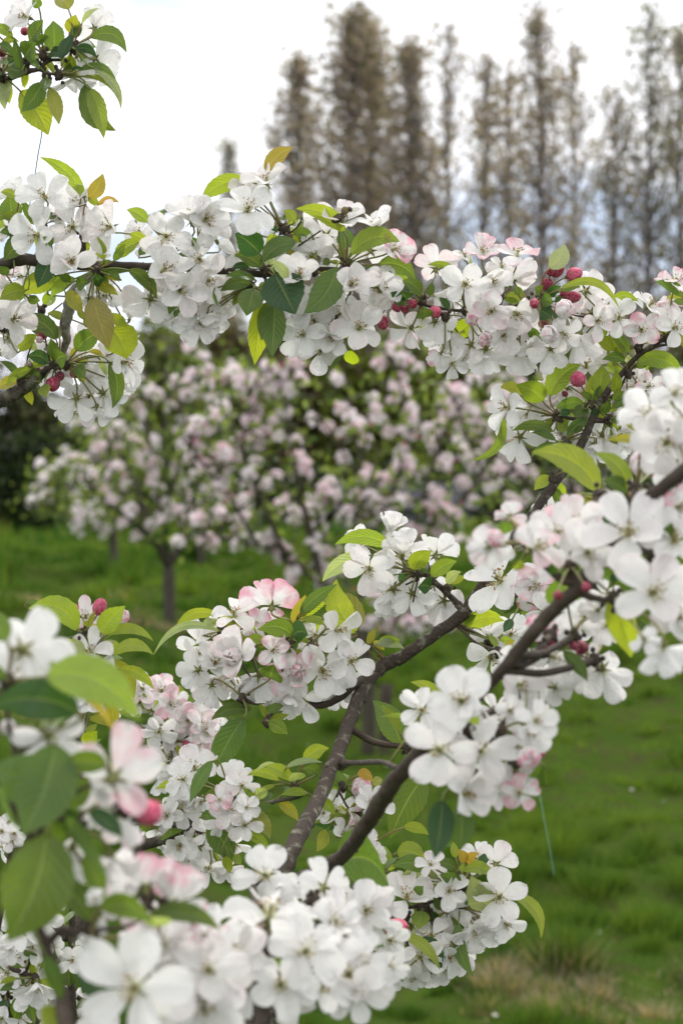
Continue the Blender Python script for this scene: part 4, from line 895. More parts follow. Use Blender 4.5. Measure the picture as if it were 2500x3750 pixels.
build_thing('blossoming_branch', 'short mossy left edge branch with drooping white flowers and dark red buds', 'branch', '''
t D
W bark -1500,2300,85,1.87 -1350,1450,75,1.90 -700,1150,66,1.90 -200,985,56,1.86 0,920,52,1.84 130,850,50,1.83 240,775,44,1.82 310,720,30,1.82 350,680,22,1.81 420,672,18,1.81 490,680,16,1.81
W bark_dark 240,720,10,1.82 200,600,6,1.82 330,330,5,1.82 450,215,5,1.82
W bark_dark -60,140,8,1.82 80,90,6,1.82 190,190,5,1.82 300,270,6,1.82 320,420,6,1.82 350,600,8,1.82 380,670,9,1.82
S 480 655 1.81
S 400 650 1.81
S 300 270 1.82
S 150 770 1.82
S 30 400 1.82
F 90 335 175 .5 .1; F 0 580 120 .2 .1; F 745 865 180 .55 -.45 b; F 548 905 185 -.2 -.75 b o1.; F 590 640 170 .2 .3 z.03; F 690 790 160 .2 0 z.03; F 872 640 185 .88 .0; F 410 660 170 -.3 -.2 z.03; F 560 500 150 .1 .5 z.05; F 760 590 130 .2 .3 z.04; F 480 790 150 -.2 -.4 z.03; F 640 880 150 .1 -.3 z.03; F 620 760 140 0 0 z.04; F 60 460 150 .2 -.2 z.01; F 700 960 150 .1 -.5 b z.01; F 350 590 110 -.2 .3 z.04; F 40 60 120 0 .1 p.3 z.05; F 880 800 90 .4 -.2 z.02; F 830 560 130 .3 .2 z.03; F -60 260 160 .2 .2; F 30 200 110 .1 .1 z.01
B 306 437 40 .2 .75 rose; B 283 480 28 -.4 .1 pink; B 209 650 24 -.7 .4 pink; B 265 692 26 -.4 .2 red; B 538 722 36 .5 -.5 red; B 385 800 50 -.1 -.85 red; B 355 790 30 -.3 -.8 deep; B 430 742 34 -.1 -.8 deep
L 405 475 138 322 .42 .16 g; L 550 555 742 426 .55 .1 g; L 400 610 365 470 .52 0 g; L 350 645 193 602 .45 .12 d; L 150 560 275 440 .55 .1 l; L 130 740 0 632 .32 .12 g; L 225 690 48 805 .32 .12 l; L 300 775 160 722 .75 .05 g; L 640 565 745 620 .35 .2 y; L 790 640 808 972 .34 .12 g; L 556 660 610 757 .55 0 g; L 410 640 490 600 .7 .1 g; L 320 800 330 895 .8 0 l; L 190 150 -20 235 .5 .1 l; L 400 625 370 665 .8 0 g; L 720 620 770 740 .35 0 w; L 280 440 215 370 .4 0 g; L 200 490 270 550 .6 0 w; L 340 560 330 530 .7 0 d; L 430 470 400 370 .4 0 w
''', group='blossoming apple branches near the camera')

# the tree whose forked limbs rise through the middle of the picture
build_thing('apple_tree', 'near white flowering tree whose grey and dark limbs fork through the middle', 'apple tree', '''
t X
W bark_grey 590,9750,104,1.62 640,7800,98,1.60 760,6000,84,1.54 900,4300,58,1.50 980,3600,42,1.47 1010,3350,36,1.46 1039,3200,34,1.47 1080,3085,32,1.50 1151,2957,28,1.57 1233,2768,26,1.66 1284,2631,26,1.71 1340,2500,27,1.74 1400,2440,27,1.75 1480,2400,24,1.75 1580,2331,22,1.75 1697,2244,23,1.75 1800,2090,19,1.75 1880,1970,18,1.75 1945,1887,17,1.75 2027,1774,17,1.75 2123,1632,16,1.75 2174,1519,15,1.75 2210,1453,14,1.75 2277,1366,11,1.75 2338,1300,9,1.75 2430,1240,7,1.75
W bark_dark 1010,3380,32,1.46 1067,3254,30,1.44 1150,3195,28,1.42 1251,3137,27,1.39 1340,3020,30,1.35 1400,2926,33,1.32 1456,2845,30,1.29 1580,2710,24,1.25 1700,2600,21,1.22 1823,2470,21,1.20 1919,2355,25,1.19 2031,2227,28,1.18 2110,2160,27,1.17 2190,2060,22,1.16 2270,1960,19,1.15 2348,1842,22,1.14 2430,1780,26,1.13 2600,1650,28,1.11 2800,1480,28,1.08
t K
W bark_dark 830,830,32,1.17 930,860,26,1.17 1010,875,24,1.17 1070,850,22,1.17 1200,880,14,1.17
W bark_dark 1270,180,30,1.14 1220,150,22,1.14 1200,120,16,1.14
t J
W bark_dark 1620,960,34,1.74 1560,1000,26,1.73 1440,1100,26,1.73 1300,1145,24,1.73 1100,1125,18,1.73 960,1105,12,1.72
t X
W bark_dark 1004,2575,7,1.72 1000,2610,7,1.72 978,2641,6,1.72
t I
W bark_grey 1170,850,34,1.75 1120,800,26,1.75 1050,730,20,1.75 960,650,20,1.75 900,600,20,1.75 820,590,14,1.75
W bark_dark 930,600,5,1.745 905,440,5,1.74
W bark_dark 840,640,6,1.745 805,795,6,1.74
W bark_dark 840,630,6,1.745 755,668,7,1.74
W bark_dark 1120,960,16,1.75 1200,990,11,1.76 1280,1030,10,1.77 1360,1070,12,1.78 1370,1120,12,1.78
t P
W bark_dark 1270,390,44,1.67 1330,380,22,1.60 1420,378,20,1.50 1568,375,20,1.40 1680,420,22,1.30
W bark 1000,600,20,1.62 940,630,16,1.62 800,655,17,1.62 650,700,17,1.62
W bark_dark 1240,620,10,1.68 1270,560,14,1.69 1290,545,10,1.69
t H
W bark_dark 930,470,24,1.75 1000,470,18,1.75 1040,470,12,1.75
W bark_dark 870,460,20,1.75 790,460,16,1.75 700,440,12,1.75
W bark_dark 980,320,24,1.75 1060,300,18,1.75 1110,250,12,1.75 1170,130,8,1.75 1230,70,8,1.75
W bark_dark 1090,265,9,1.75 1180,270,5,1.75 1270,310,4,1.75
t G
W bark_dark 1180,1240,20,1.75 1310,1175,14,1.75 1410,1155,11,1.75
W bark_dark 1150,1240,24,1.75 1110,1180,18,1.75
S 1140 1180 1.75
S 1430 1090 1.75
t H
S 665 445 1.75
S 720 620 1.75
S 960 1010 1.24
S 1230 960 1.20
S 910 350 1.75
S 1040 460 1.75
S 1010 320 1.75
S 630 890 1.75
S 1170 130 1.75
t I
S 830 590 1.745
S 930 640 1.745
S 1050 700 1.745
S 1370 1080 1.77
t J
S 1250 720 1.73
S 1090 690 1.72
S 620 620 1.72
S 1140 560 1.74
S 760 1090 1.72
S 1290 1090 1.73
S 820 740 1.71
t P
S 740 90 1.70
S 940 555 1.62
S 640 690 1.62
S 480 620 1.64
S 1285 545 1.69
S 1390 740 1.69
t K
S 760 640 1.17
S 1080 480 1.15
S 1070 860 1.17
S 460 480 1.17
S 1350 560 1.13
S 370 880 1.70
S 620 1130 1.25
t S
S 240 560 1.70
S 560 560 1.23
S 780 450 1.26
S 440 830 1.27
S 930 620 1.26
t L
S 640 960 1.20
S 470 590 1.19
S 850 640 1.21
S 960 860 1.21
S 640 650 1.20
t G
F 1235 790 185 .05 .3; F 1165 1010 195 .0 .1 p.55; F 1470 1000 205 .1 .1 p.1; F 1490 570 195 .1 .7 p.6 o.84; F 1450 760 120 .1 .4 z.02 p.5; F 850 1240 150 0 .5 p.3 z.03; F 1390 850 120 .1 .3 z.02 p.3
L 1568 700 1298 553 .32 .12 g; L 1570 700 1400 725 .26 .12 y; L 1112 1370 1250 1335 .6 .1 g; L 1130 1330 1568 1500 .34 .24 l; L 1150 1320 1400 1350 .4 .15 g; L 1210 1140 1310 1130 .3 .1 y; L 1300 1040 1350 1000 .4 .05 g; L 1568 770 1470 740 .4 .1 g; L 1000 1310 790 1300 .4 .16 g
t H
F 322 378 165 -.8 .05; F 395 590 170 -.3 -.45 b; F 450 430 130 -.2 .2 z.03; F 570 380 150 0 .4 z.03; F 660 270 150 0 .3 z.04 p.15; F 740 240 140 0 .3 p.4 z.04; F 870 90 155 0 .7 p.1 z.03; F 1010 60 125 .2 .4 p.6 z.04; F 560 560 130 -.1 0 z.03; F 800 380 120 0 0 z.03; F 780 590 130 0 -.1 z.03; F 985 580 165 .0 -.7 b; F 1115 530 135 .2 0 z.02; F 1210 230 150 .3 .6 z.02; F 1260 490 140 .3 -.2 z.02; F 1310 230 110 .5 .2 p.4 z.02; F 930 640 150 -.3 -.5 b z.01; F 1050 630 140 .1 -.5 z.01; F 480 370 120 -.1 .3 z.03; F 710 560 120 0 0 z.03
F 600 1120 120 .2 .5 z.02
B 808 172 58 -.3 .3 rose z-.02; B 718 277 24 -.4 .5 deep
L 275 438 45 757 .17 .24 l; L 400 290 248 236 .42 .16 y; L 560 332 368 215 .62 .1 l; L 612 292 836 70 .5 .13 l; L 628 548 340 545 .27 .14 g; L 650 612 480 556 .32 .1 g; L 640 632 470 740 .24 .1 g; L 738 582 920 457 .4 .12 g; L 668 540 745 465 .7 .05 l; L 850 345 652 388 .45 .12 g; L 900 340 908 145 .5 .02 l; L 955 280 985 70 .6 .04 l; L 1078 272 1085 105 .42 .03 l; L 910 320 830 270 .5 .1 g; L 930 330 1040 200 .42 .05 g; L 880 380 800 450 .55 .1 g; L 690 430 760 415 .6 .1 d
L 1060 380 1395 345 .3 .18 g; L 1090 450 1330 425 .36 .16 g; L 1130 470 1262 585 .36 .12 y; L 1010 480 1060 530 .5 .1 g; L 985 420 1045 320 .45 0 g; L 1060 320 1180 280 .4 .1 l; L 870 390 830 430 .7 0 g; L 615 878 500 970 .6 .08 l; L 750 830 850 870 .3 .1 l; L 860 540 760 560 .3 .1 y; L 960 420 1000 340 .6 0 d; L 1060 480 1180 440 .3 .1 g; L 790 560 840 500 .5 0 g; L 950 390 900 440 .6 0 d
L 958 975 480 700 .38 .16 l @1.30; L 1175 962 925 702 .36 .16 l @1.30; L 1360 640 1010 612 .2 .08 y @1.26; L 925 1030 703 1122 .42 .12 y @1.33; L 935 1040 1065 1130 .8 .1 d @1.33; L 1160 990 990 900 .6 .1 g @1.28; L 1560 330 1380 520 .4 .1 g @1.18; L 1380 430 1568 340 .4 .05 g @1.18
B 1285 775 105 -.1 .35 white @1.26; B 1375 835 62 .2 -.3 rose @1.26
F 1460 620 235 .1 .2 @1.16; F 1330 430 200 -.4 .3 @1.16; F 1520 760 230 .1 0 @1.16; F 1500 280 190 .2 .3 @1.14; F 1540 500 200 .2 .2 @1.16
t K
F 500 510 215 -.05 .3 p.35 o.84; F 255 745 270 -.1 .05; F 505 750 195 0 .1 p.55; F 790 340 200 .05 .4 p.3; F 880 530 200 -.1 -.2; F 1180 400 290 0 .05; F 1340 830 290 0 0 z-.03; F 1390 590 240 .2 .2 b z.02; F 1520 210 190 -.1 .1 p.8 z-.05; F 660 400 190 .1 .3 z.04; F 1540 1000 230 .1 -.1; F 1480 760 250 0 .1 z.03; F 950 480 180 .1 .1 z.03; F 640 560 160 0 .2 z.03; F 230 560 160 -.3 .3 z.02; F 1500 460 230 .1 .2 z.0
F 950 950 120 -.1 .3 o.68 z.06; F 1030 1050 150 .1 .1 z.08; F 860 1000 150 -.2 .2 @1.36; F 740 960 165 -.3 .1 @1.60; F 1130 1020 130 .3 0 @1.34; F 1000 840 110 0 .3 z.1; F 560 960 130 0 0 @1.55; F 1240 960 170 0 .1 z.03; F 770 1080 140 .1 -.1 @1.55
F 328 272 112 0 .2 b p.55 @1.34; F 175 490 155 -.25 0 b p.25 z-.05; B 220 430 70 .1 .5 pink z-.08; F 590 250 80 .3 .5 z.1; F 400 1010 120 -.2 .2 z.02; F 170 1140 120 -.3 .2 z.02; F 560 1080 110 0 0 p.8 z.02
L 290 310 290 405 .9 0 g; L 740 890 690 665 .75 .02 g z-.04; L 950 710 1060 530 .4 .05 g; L 1060 690 1080 760 .9 0 d; L 1395 530 1480 320 .7 .04 g z.0; L 655 680 605 575 .5 0 d; L 1230 1000 1410 1150 .75 .05 g; L 290 970 385 860 .5 .05 g z.0; L 1040 870 1195 1290 .45 .05 L z.02; L 850 1120 930 980 .5 0 g @1.55; L 1210 130 1390 200 .5 .1 g; L 960 310 1090 250 .5 .05 d; L 380 660 400 590 .6 0 l; L 1130 620 990 720 .5 .1 g z.05; L 650 470 640 500 .8 0 l; L 790 600 840 660 .5 0 g z.05
t S
F 190 585 175 -.05 .05 z0; F 385 800 175 .15 .1; F 330 440 150 .1 .3 z.02; F 620 590 160 .5 -.3 z.04; F 990 690 225 .1 -.7 b o.84; F 645 815 140 .6 -.1 b; F 465 920 175 .1 -.5 z.02; F 320 980 120 0 .2 z.02; F 540 740 150 .2 -.2 z.02; F 500 1060 160 .1 0 z-.15; F 740 640 130 .5 -.5 z.04; F 410 650 150 0 .1 z.05; F 880 610 110 .3 -.5 z.03; F 1430 520 200 0 -.7 b z-.1; F 1290 470 110 .4 -.4 b z-.1; F 590 470 110 0 .1 p.5 z.02; F 780 300 140 -.2 .1 z.1
B 500 342 46 -.2 .4 red z.05; B 620 405 58 .2 .4 pink; B 832 530 56 .5 -.1 deep; B 775 520 35 .1 -.3 deep; B 610 505 38 0 -.3 red; B 668 155 38 0 .2 deep z-.05; B 872 100 40 0 -.1 deep z-.05
L 295 360 8 385 .38 .12 l z.1; L 560 590 430 620 .7 .1 g; L 710 560 880 775 .36 .06 g; L 300 735 250 780 .6 0 g; L 140 280 30 330 .4 .1 g z.1; L 430 220 330 280 .6 0 g z.0; L 520 290 640 240 .5 0 g; L 870 340 940 420 .5 0 g; L 340 330 280 420 .6 0 d @1.55
t I
F 495 545 180 .1 0; F 640 300 150 .15 .9 o.34; F 730 450 175 .0 .85 o.5; F 970 455 175 -.02 .72 b o.84; F 450 380 140 -.3 .2 z.03; F 660 700 190 -.4 -.4 b; F 795 735 155 0 -.55 b; F 1030 785 170 .05 -.45 b; F 640 470 130 0 .1 z.03; F 620 560 120 0 0 z.03; F 700 620 140 0 0 z.03; F 940 690 110 .1 0 z.03; F 810 440 80 -.3 .2 z.03; F 620 800 110 -.1 -.6 z.01
L 640 400 245 382 .28 .17 l z-.02; L 462 458 158 645 .34 .1 w; L 810 560 940 425 .52 .1 l z-.02; L 940 608 1122 500 .5 .1 l z-.02; L 930 690 838 690 .6 .1 d; L 1050 660 1152 575 .42 .1 w; L 1080 660 1185 620 .5 .1 l; L 460 590 298 602 .22 .12 l; L 850 570 925 585 .4 .1 g; L 705 640 745 592 .4 0 d; L 890 560 880 520 .7 0 l
L 400 1005 258 630 .48 -.14 L z.0; L 420 975 140 770 .5 .16 y z.02; L 0 870 265 665 .24 .05 g z-.02; L 1180 965 1465 930 .4 .14 l z-.02; L 1180 940 1260 890 .4 .1 d; L 520 1080 600 1140 .5 .1 y; L 560 1090 720 1070 .4 .1 l; L 480 1090 540 980 .4 0 y; L 540 1100 745 1130 .32 .14 w
t J
F 970 430 205 .05 .72 b o.84 p.65; F 700 510 175 -.05 .85 o.84; F 840 560 115 .2 .4 p.6 z.02; F 1430 600 165 .15 .2 z-.02; F 1330 880 205 0 0 z-.02; F 1540 830 175 -.1 0; F 1150 910 185 -.25 .15 p.5 o.68; F 1090 1060 150 -.1 -.1; F 880 930 190 .1 -.5 b; F 735 800 215 -.35 .35 p.25 o.5 z-.02; F 565 840 160 .1 -.05; F 450 690 150 -.3 .2 b z.02; F 530 640 130 .1 .1 z.03; F 440 890 140 -.4 -.2 b; F 540 1000 140 -.1 -.75 b; F 620 960 120 .2 -.7 z.02; F 975 750 130 .3 .3 p.5; F 1000 840 130 .2 0 z.02; F 920 1000 140 0 -.6 b; F 1190 1100 150 .1 -.5; F 1470 960 150 .1 -.3 z.02; F 1220 760 130 .1 .2 z.02; F 650 900 140 0 -.1 z.02; F 790 650 120 .1 .3 z.03; F 1440 1060 120 .1 -.2 z.02; F 460 770 120 -.4 .1 z.02; F 1330 1010 140 0 -.3 z.02; F 1290 640 130 -.3 .2 z.0; F 800 960 140 0 -.2 z.01
B 888 790 42 .3 0 pink; B 1160 905 60 .2 .2 pink z-.03; B 690 800 75 -.3 .1 white z-.03
L 595 610 122 782 .12 .24 w z-.02; L 585 500 276 592 .26 .2 l; L 750 575 540 560 .4 .16 l z-.02; L 580 560 480 540 .6 .1 w; L 850 600 700 512 .35 .12 l; L 1128 562 1212 348 .42 .02 y; L 1175 505 1442 272 .24 .05 g z-.01; L 1110 640 865 600 .42 .14 g z-.03; L 1120 640 1232 640 .75 .14 d; L 1345 560 1168 530 .3 .12 l; L 910 690 778 665 .4 .1 l; L 960 950 985 850 .75 0 g z-.03; L 1330 520 1200 560 .3 .1 w; L 1090 760 1160 720 .6 .1 g; L 560 720 400 720 .2 .1 g; L 1080 660 1250 700 .25 .1 l; L 1010 1000 1070 960 .5 .1 g; L 1300 1100 1340 1010 .4 .1 g; L 1180 520 1400 380 .3 .1 L z.03; L 1500 690 1420 720 .6 .1 g; L 1070 1060 960 1080 .35 .1 d
t P
L 577 58 352 482 .42 -.05 g z-.03; L 345 368 190 665 .28 -.04 g z-.03; L 750 82 886 175 .62 .06 l; L 620 0 340 72 .34 .14 g; L 750 20 860 -30 .5 .1 g
F 1240 740 155 .0 .6 o.84 z0; F 1490 680 140 .2 .4; F 1150 740 90 -.3 .3; F 1270 900 110 0 -.2; F 1440 930 90 0 .1; F 1340 730 90 .2 0 p.4; B 1420 560 78 .1 .75 pink; F 1500 1040 90 .1 .2; F 1390 980 80 -.2 .3
L 1368 850 1065 812 .3 .18 l; L 1340 850 1060 822 .35 .1 d z.01; L 1170 865 1098 1018 .5 0 y; L 1108 640 1225 752 .5 .1 l; L 1290 770 1385 625 .24 .1 y; L 1010 372 1185 275 .55 .15 l; L 880 412 1140 378 .16 .12 w z-.02; L 905 500 725 405 .45 .14 l; L 825 505 598 470 .3 .16 l; L 810 395 648 450 .16 .16 w; L 1022 605 845 612 .35 .14 l; L 820 665 962 795 .42 .1 y; L 960 500 918 450 .7 .05 w; L 1100 450 990 420 .4 .1 g; L 1380 840 1568 790 .24 .1 l; L 1390 470 1500 520 .5 .2 o; L 1500 540 1568 500 .5 .1 y; L 800 540 620 620 .2 .05 l; L 1300 560 1240 440 .5 .05 g; L 1420 1060 1350 960 .5 0 g
F 500 500 130 .0 .45 z.0; F 560 545 120 .2 .2; F 400 470 120 -.3 .4 z.02; F 225 430 170 -.1 .6 z.05; F 140 500 125 -.2 .2 z.03; F 470 720 135 -.1 .1 p.2; B 500 750 60 .3 -.3 white z-.02; F 395 640 90 -.1 .2 p.5; F 585 830 115 .1 0; F 590 700 95 .3 .3; F 330 510 100 0 .2 z.02; F 610 760 80 .2 .3 z.01; F 410 790 110 -.1 -.3
L 440 590 280 665 .5 .12 g; L 610 715 762 930 .42 .1 y; L 595 895 755 1000 .4 .12 l; L 320 815 490 1092 .56 .06 g z-.02; L 500 1045 555 1115 .7 .05 l; L 435 1050 475 1170 .5 .04 l; L 640 640 560 560 .4 .1 g; L 700 640 660 560 .5 .1 w; L 640 730 780 680 .4 .1 g
t L
S 175 755 1.70
S 470 640 1.20
F 570 430 265 .05 .3 o.68; F 400 770 250 -.05 0 z-.03; F 700 790 250 .05 .1; F 285 495 155 -.2 .3 @1.36; F 580 1090 225 0 .25; F 980 1085 135 .2 0 p.7; F 1050 620 180 .4 -.35; F 810 510 130 0 .3 @1.34; F 520 650 190 0 .1 z.03; F 950 950 140 .1 .3 z.02; F 660 620 170 0 .1 z.04; F 850 700 150 .2 .2 z.03; F 860 560 140 .1 .1 z.06; F 700 1000 160 0 -.2 z.03; F 450 900 150 0 -.2 z.04; F 870 1060 150 .2 0 z.02; F 760 940 150 .1 0 z.02
B 1050 835 90 .35 -.45 pink z-.03; B 1120 800 45 .5 .2 rose; B 935 665 28 .2 0 pink
L 640 790 445 1035 .42 .06 g z.0; L 950 880 1180 1010 .55 .1 g z.02; L 630 530 690 595 .85 0 L; L 430 415 200 290 .32 .12 l @1.62; L 130 740 -70 420 .52 .08 g @1.70; L 250 560 -20 542 .14 .08 l @1.66; L 850 640 960 740 .4 .1 g; L 120 640 -10 450 .25 .05 l @1.68
t U
L 460 290 425 558 .44 .03 d z-.02; L 550 330 545 515 .65 .03 g z.0; L 385 170 225 465 .46 -.05 g z0; L 600 290 650 330 .6 0 d; L 930 140 940 220 .9 0 g; L 470 80 520 200 .4 0 g
''')

build_thing('blossoming_branch', 'upright leafy shoot at the left with pink buds on top and pale flowers', 'branch', '''
t O
W bark 640,12750,90,1.66 600,7000,70,1.64 560,2400,46,1.62 540,1500,36,1.60 515,900,28,1.58 518,650,26,1.58 520,300,25,1.58 530,50,24,1.58
t N
W bark_dark 530,1150,23,1.58 590,900,23,1.58 585,600,23,1.58 592,310,22,1.58 600,150,19,1.58 625,-60,16,1.58 640,-220,13,1.58 650,-350,11,1.58
W bark_dark 585,290,16,1.58 555,220,14,1.58 545,150,9,1.58
t M
S 650 640 1.58
S 720 520 1.58
S 640 900 1.58
S 600 430 1.58
F 655 570 160 .0 .35; F 705 650 130 .3 -.4; F 665 880 165 .15 -.1; F 615 320 140 .1 .5 p.4 z.02 o.68; F 150 690 120 0 .1 z.02; F 590 600 120 -.3 .1 z.02; F 590 460 90 0 .1 z.02; F 760 930 120 .4 -.4 z.01; F 600 820 110 -.2 0 z.02; F 130 640 80 -.2 .2 z.02
B 515 257 46 -.6 .5 rose; B 716 237 52 .3 .8 rose; B 868 312 66 .5 .6 pink; B 845 300 40 .3 .6 rose
L 555 405 203 255 .42 .24 l; L 730 430 902 233 .5 .05 l z-.02; L 638 385 685 265 .32 0 y; L 770 440 1103 485 .22 .2 l; L 812 582 1102 582 .3 .22 l; L 860 690 1105 832 .32 .16 l; L 770 625 965 900 .42 .12 y z.01; L 735 610 812 550 .6 .1 d; L 755 620 885 612 .3 .12 w; L 722 530 835 490 .4 .1 w; L 735 475 795 448 .4 .1 l; L 612 545 480 610 .62 .1 w z-.02; L 200 205 285 218 .4 .1 g; L 800 900 800 1110 .4 .05 y; L 620 1150 700 1080 .5 0 l; L 560 560 480 470 .5 .1 l; L 740 550 700 600 .5 0 g; L 540 400 420 330 .3 .1 l
t N
L 560 280 480 230 .8 0 L z.02; L 620 260 700 150 .5 .05 L; L 640 300 730 210 .3 .1 w; L 640 60 830 130 .3 .1 y; L 600 330 700 300 .3 .1 w
t O
L 540 370 440 470 .25 .05 w; L 440 700 370 640 .8 .1 g; L 500 900 500 760 .85 0 g; L 570 740 665 745 .4 .14 l; L 540 620 620 690 .5 .1 g; L 560 1060 640 1000 .5 .1 g; L 500 200 640 140 .6 .1 w
F 520 720 110 .2 .3; F 430 740 100 -.2 .2; F 330 420 110 -.1 .1 z.02; F 860 220 100 0 .3 z.05; F 620 660 100 -.2 .1 z.03; F 560 1050 130 0 0 z.02; F 500 960 100 0 0 z.03
''', group='blossoming apple branches near the camera')

build_thing('blossoming_branch', 'mossy low left branch with pink tinged flower bunch and one round crimson bud', 'branch', '''
t N
W bark 500,13100,105,1.68 330,7000,95,1.66 300,2200,70,1.66 560,1560,56,1.68 760,1220,46,1.70 880,1090,42,1.70 1000,985,40,1.70 1200,920,36,1.70 1320,850,30,1.70 1400,790,24,1.70 1420,755,18,1.70
W bark_dark 1010,980,22,1.70 1000,900,18,1.70 1010,860,12,1.70
W bark 1300,850,24,1.70 1200,800,22,1.71 1120,780,18,1.71
W bark_dark 1200,830,14,1.71 1240,500,10,1.85 1230,250,9,1.95 1240,60,8,1.97
t M
S 1250 1120 1.96
S 1100 1020 1.96
S 1380 1000 1.96
t N
S 1210 230 1.94
S 1430 110 1.95
S 1380 760 1.70
S 1120 770 1.71
S 1270 880 1.70
t P
S 300 900 1.70
t M
F 1220 945 125 -.05 .1 p.5; F 1350 1045 120 .1 .1 p.4; F 1160 1090 120 -.1 -.1; F 1030 830 130 -.3 .3 p.3; F 1160 850 125 .1 .5 p.5; F 1450 1090 130 .2 -.1 p.3; F 1100 990 110 -.3 .1; F 1290 940 100 .1 .4; F 1490 960 110 .3 .3 z.02; F 1300 1130 110 0 -.2; F 1010 930 100 -.4 0; F 1450 850 100 .3 .5; F 1400 1000 120 .1 .2 p.3 z.02; F 1540 880 110 .3 .3 z.02; F 1060 910 100 -.2 .2 z.02; F 1520 1100 120 .2 0 z.02
L 1040 985 1035 858 .7 0 l; L 1290 925 1288 798 .65 0 l; L 1330 965 1460 880 .5 .1 g; L 1470 930 1540 850 .4 .1 l
t N
F 1440 225 100 .0 -.1 p.7; F 1350 75 120 .1 .2 p.4; F 1490 160 115 .2 .1 p.3; F 1145 150 120 -.1 -.3; F 1210 360 140 .1 -.1; F 1290 560 100 0 0; F 1140 480 120 0 0 z.02; F 1470 40 110 .2 .2; F 1250 170 100 0 -.1; F 1100 300 110 0 0 z.03; F 1550 260 100 .1 0; F 1240 450 120 0 0 z.02
B 1335 258 38 .1 -.2 rose; B 1212 255 28 -.2 -.3 deep; B 895 255 22 0 0 rose
L 1280 400 1235 275 .32 .02 l; L 1050 120 895 235 .62 .1 d; L 1100 90 940 60 .5 .1 g; L 1240 210 1230 140 .8 0 d; L 1310 330 1270 250 .4 0 y; L 1000 30 860 30 .5 .1 g; L 1380 560 1115 570 .3 .14 l; L 1380 640 1165 720 .5 .14 w; L 1180 720 1300 730 .5 .14 y; L 1210 880 1280 870 .9 .1 g; L 1080 860 1190 790 .4 .1 g; L 1380 580 1300 520 .5 .1 g; L 1430 730 1520 690 .6 .1 g; L 1440 770 1560 790 .3 .1 g
F 1310 720 120 -.1 .3; F 1200 760 110 -.1 .3; F 1150 640 90 0 .2 z.02; F 1290 660 110 0 .2; F 1400 880 120 0 -.1 z.02; F 1450 640 90 .1 0; F 1130 850 100 0 0 z.02; F 950 820 100 0 0 z.03
t P
F 250 985 160 .0 -.5 b; F 385 1060 130 .1 -.4 b; F 120 960 130 -.1 -.3; F 320 880 110 .1 .1; F 200 880 110 0 .1 z.02; F 180 1060 130 -.1 -.2 z.02; F 330 1120 130 0 -.3; F 100 1080 110 0 0 z.02; F 400 960 100 .2 0 z.02; F 170 700 110 -.1 .1 z.02; F 30 880 100 -.1 .1 z.01; F 20 780 90 0 .2; F 520 960 90 .3 -.5 z.02; F 450 1130 100 .1 -.4; F 60 990 110 0 -.1 z.02
L 230 930 280 990 .3 0 g; L 400 1090 350 1010 .4 0 l; L 60 900 40 850 .9 0 g
''', group='blossoming apple branches near the camera')

build_thing('blossoming_branch', 'thin twigs with small white flowers in the lower left corner behind the blurred leaves', 'branch', '''
t O
W bark_dark -1900,4200,60,1.70 -1300,1500,48,1.64 -500,500,34,1.60 -200,620,28,1.58 0,720,22,1.57 120,790,20,1.56 220,830,16,1.56
W bark_dark -100,660,20,1.57 20,680,20,1.57 60,690,14,1.57
W bark_dark 560,13100,70,1.60 380,6000,55,1.59 200,1800,40,1.58 100,1300,32,1.57 60,1110,26,1.57 35,1020,20,1.57 45,960,14,1.57
W bark_dark 150,810,14,1.56 320,880,16,1.58 480,930,18,1.60 560,985,18,1.61 700,1080,18,1.62
S 210 700 1.56
S 250 850 1.56
S 40 960 1.57
S 420 930 1.6
S 200 500 1.56
S 300 330 1.56
F 290 270 130 .0 .2; F 372 285 110 .2 .3; F 325 440 130 .2 -.1; F 170 520 140 -.2 .3; F 100 610 130 -.3 -.2; F 235 620 110 .2 -.2; F 265 880 160 .1 -.5; F 60 810 140 -.3 .2; F 390 620 80 .3 .3; F 360 990 110 .2 -.3; F 20 1130 110 -.1 0; F 380 1080 130 .1 -.3; F 150 700 120 -.2 0 z.03; F 210 930 140 0 -.6 b; F 120 440 110 -.2 .3 z.03; F 350 180 90 0 .4; F 60 1000 110 0 0 z.03; F 480 1000 110 0 -.1 z.02; F 300 760 110 0 0 z.03; F 650 1100 150 .1 0 z.02; F 560 1140 120 0 0 z.02; F 10 590 90 0 0 z.02; F 140 1130 100 0 0 z.03
L 180 990 250 1180 .42 .05 g; L 290 1070 390 1015 .6 .1 d; L 150 900 0 940 .4 .1 g; L 120 850 0 890 .4 .1 l; L 130 980 90 1176 .45 .05 g; L 40 640 70 540 .6 0 d; L 160 770 60 760 .4 .1 g; L 300 1000 340 1100 .6 0 g; L 40 1000 -40 1120 .5 .1 d; L 250 700 180 640 .5 0 g
t N
F 20 870 110 -.2 .2; F 110 880 90 .1 .2; F 90 950 80 .0 .3; F 20 980 100 0 0 z.02; F 60 800 80 0 0 z.03
S 90 920 1.56
''', group='blossoming apple branches near the camera')

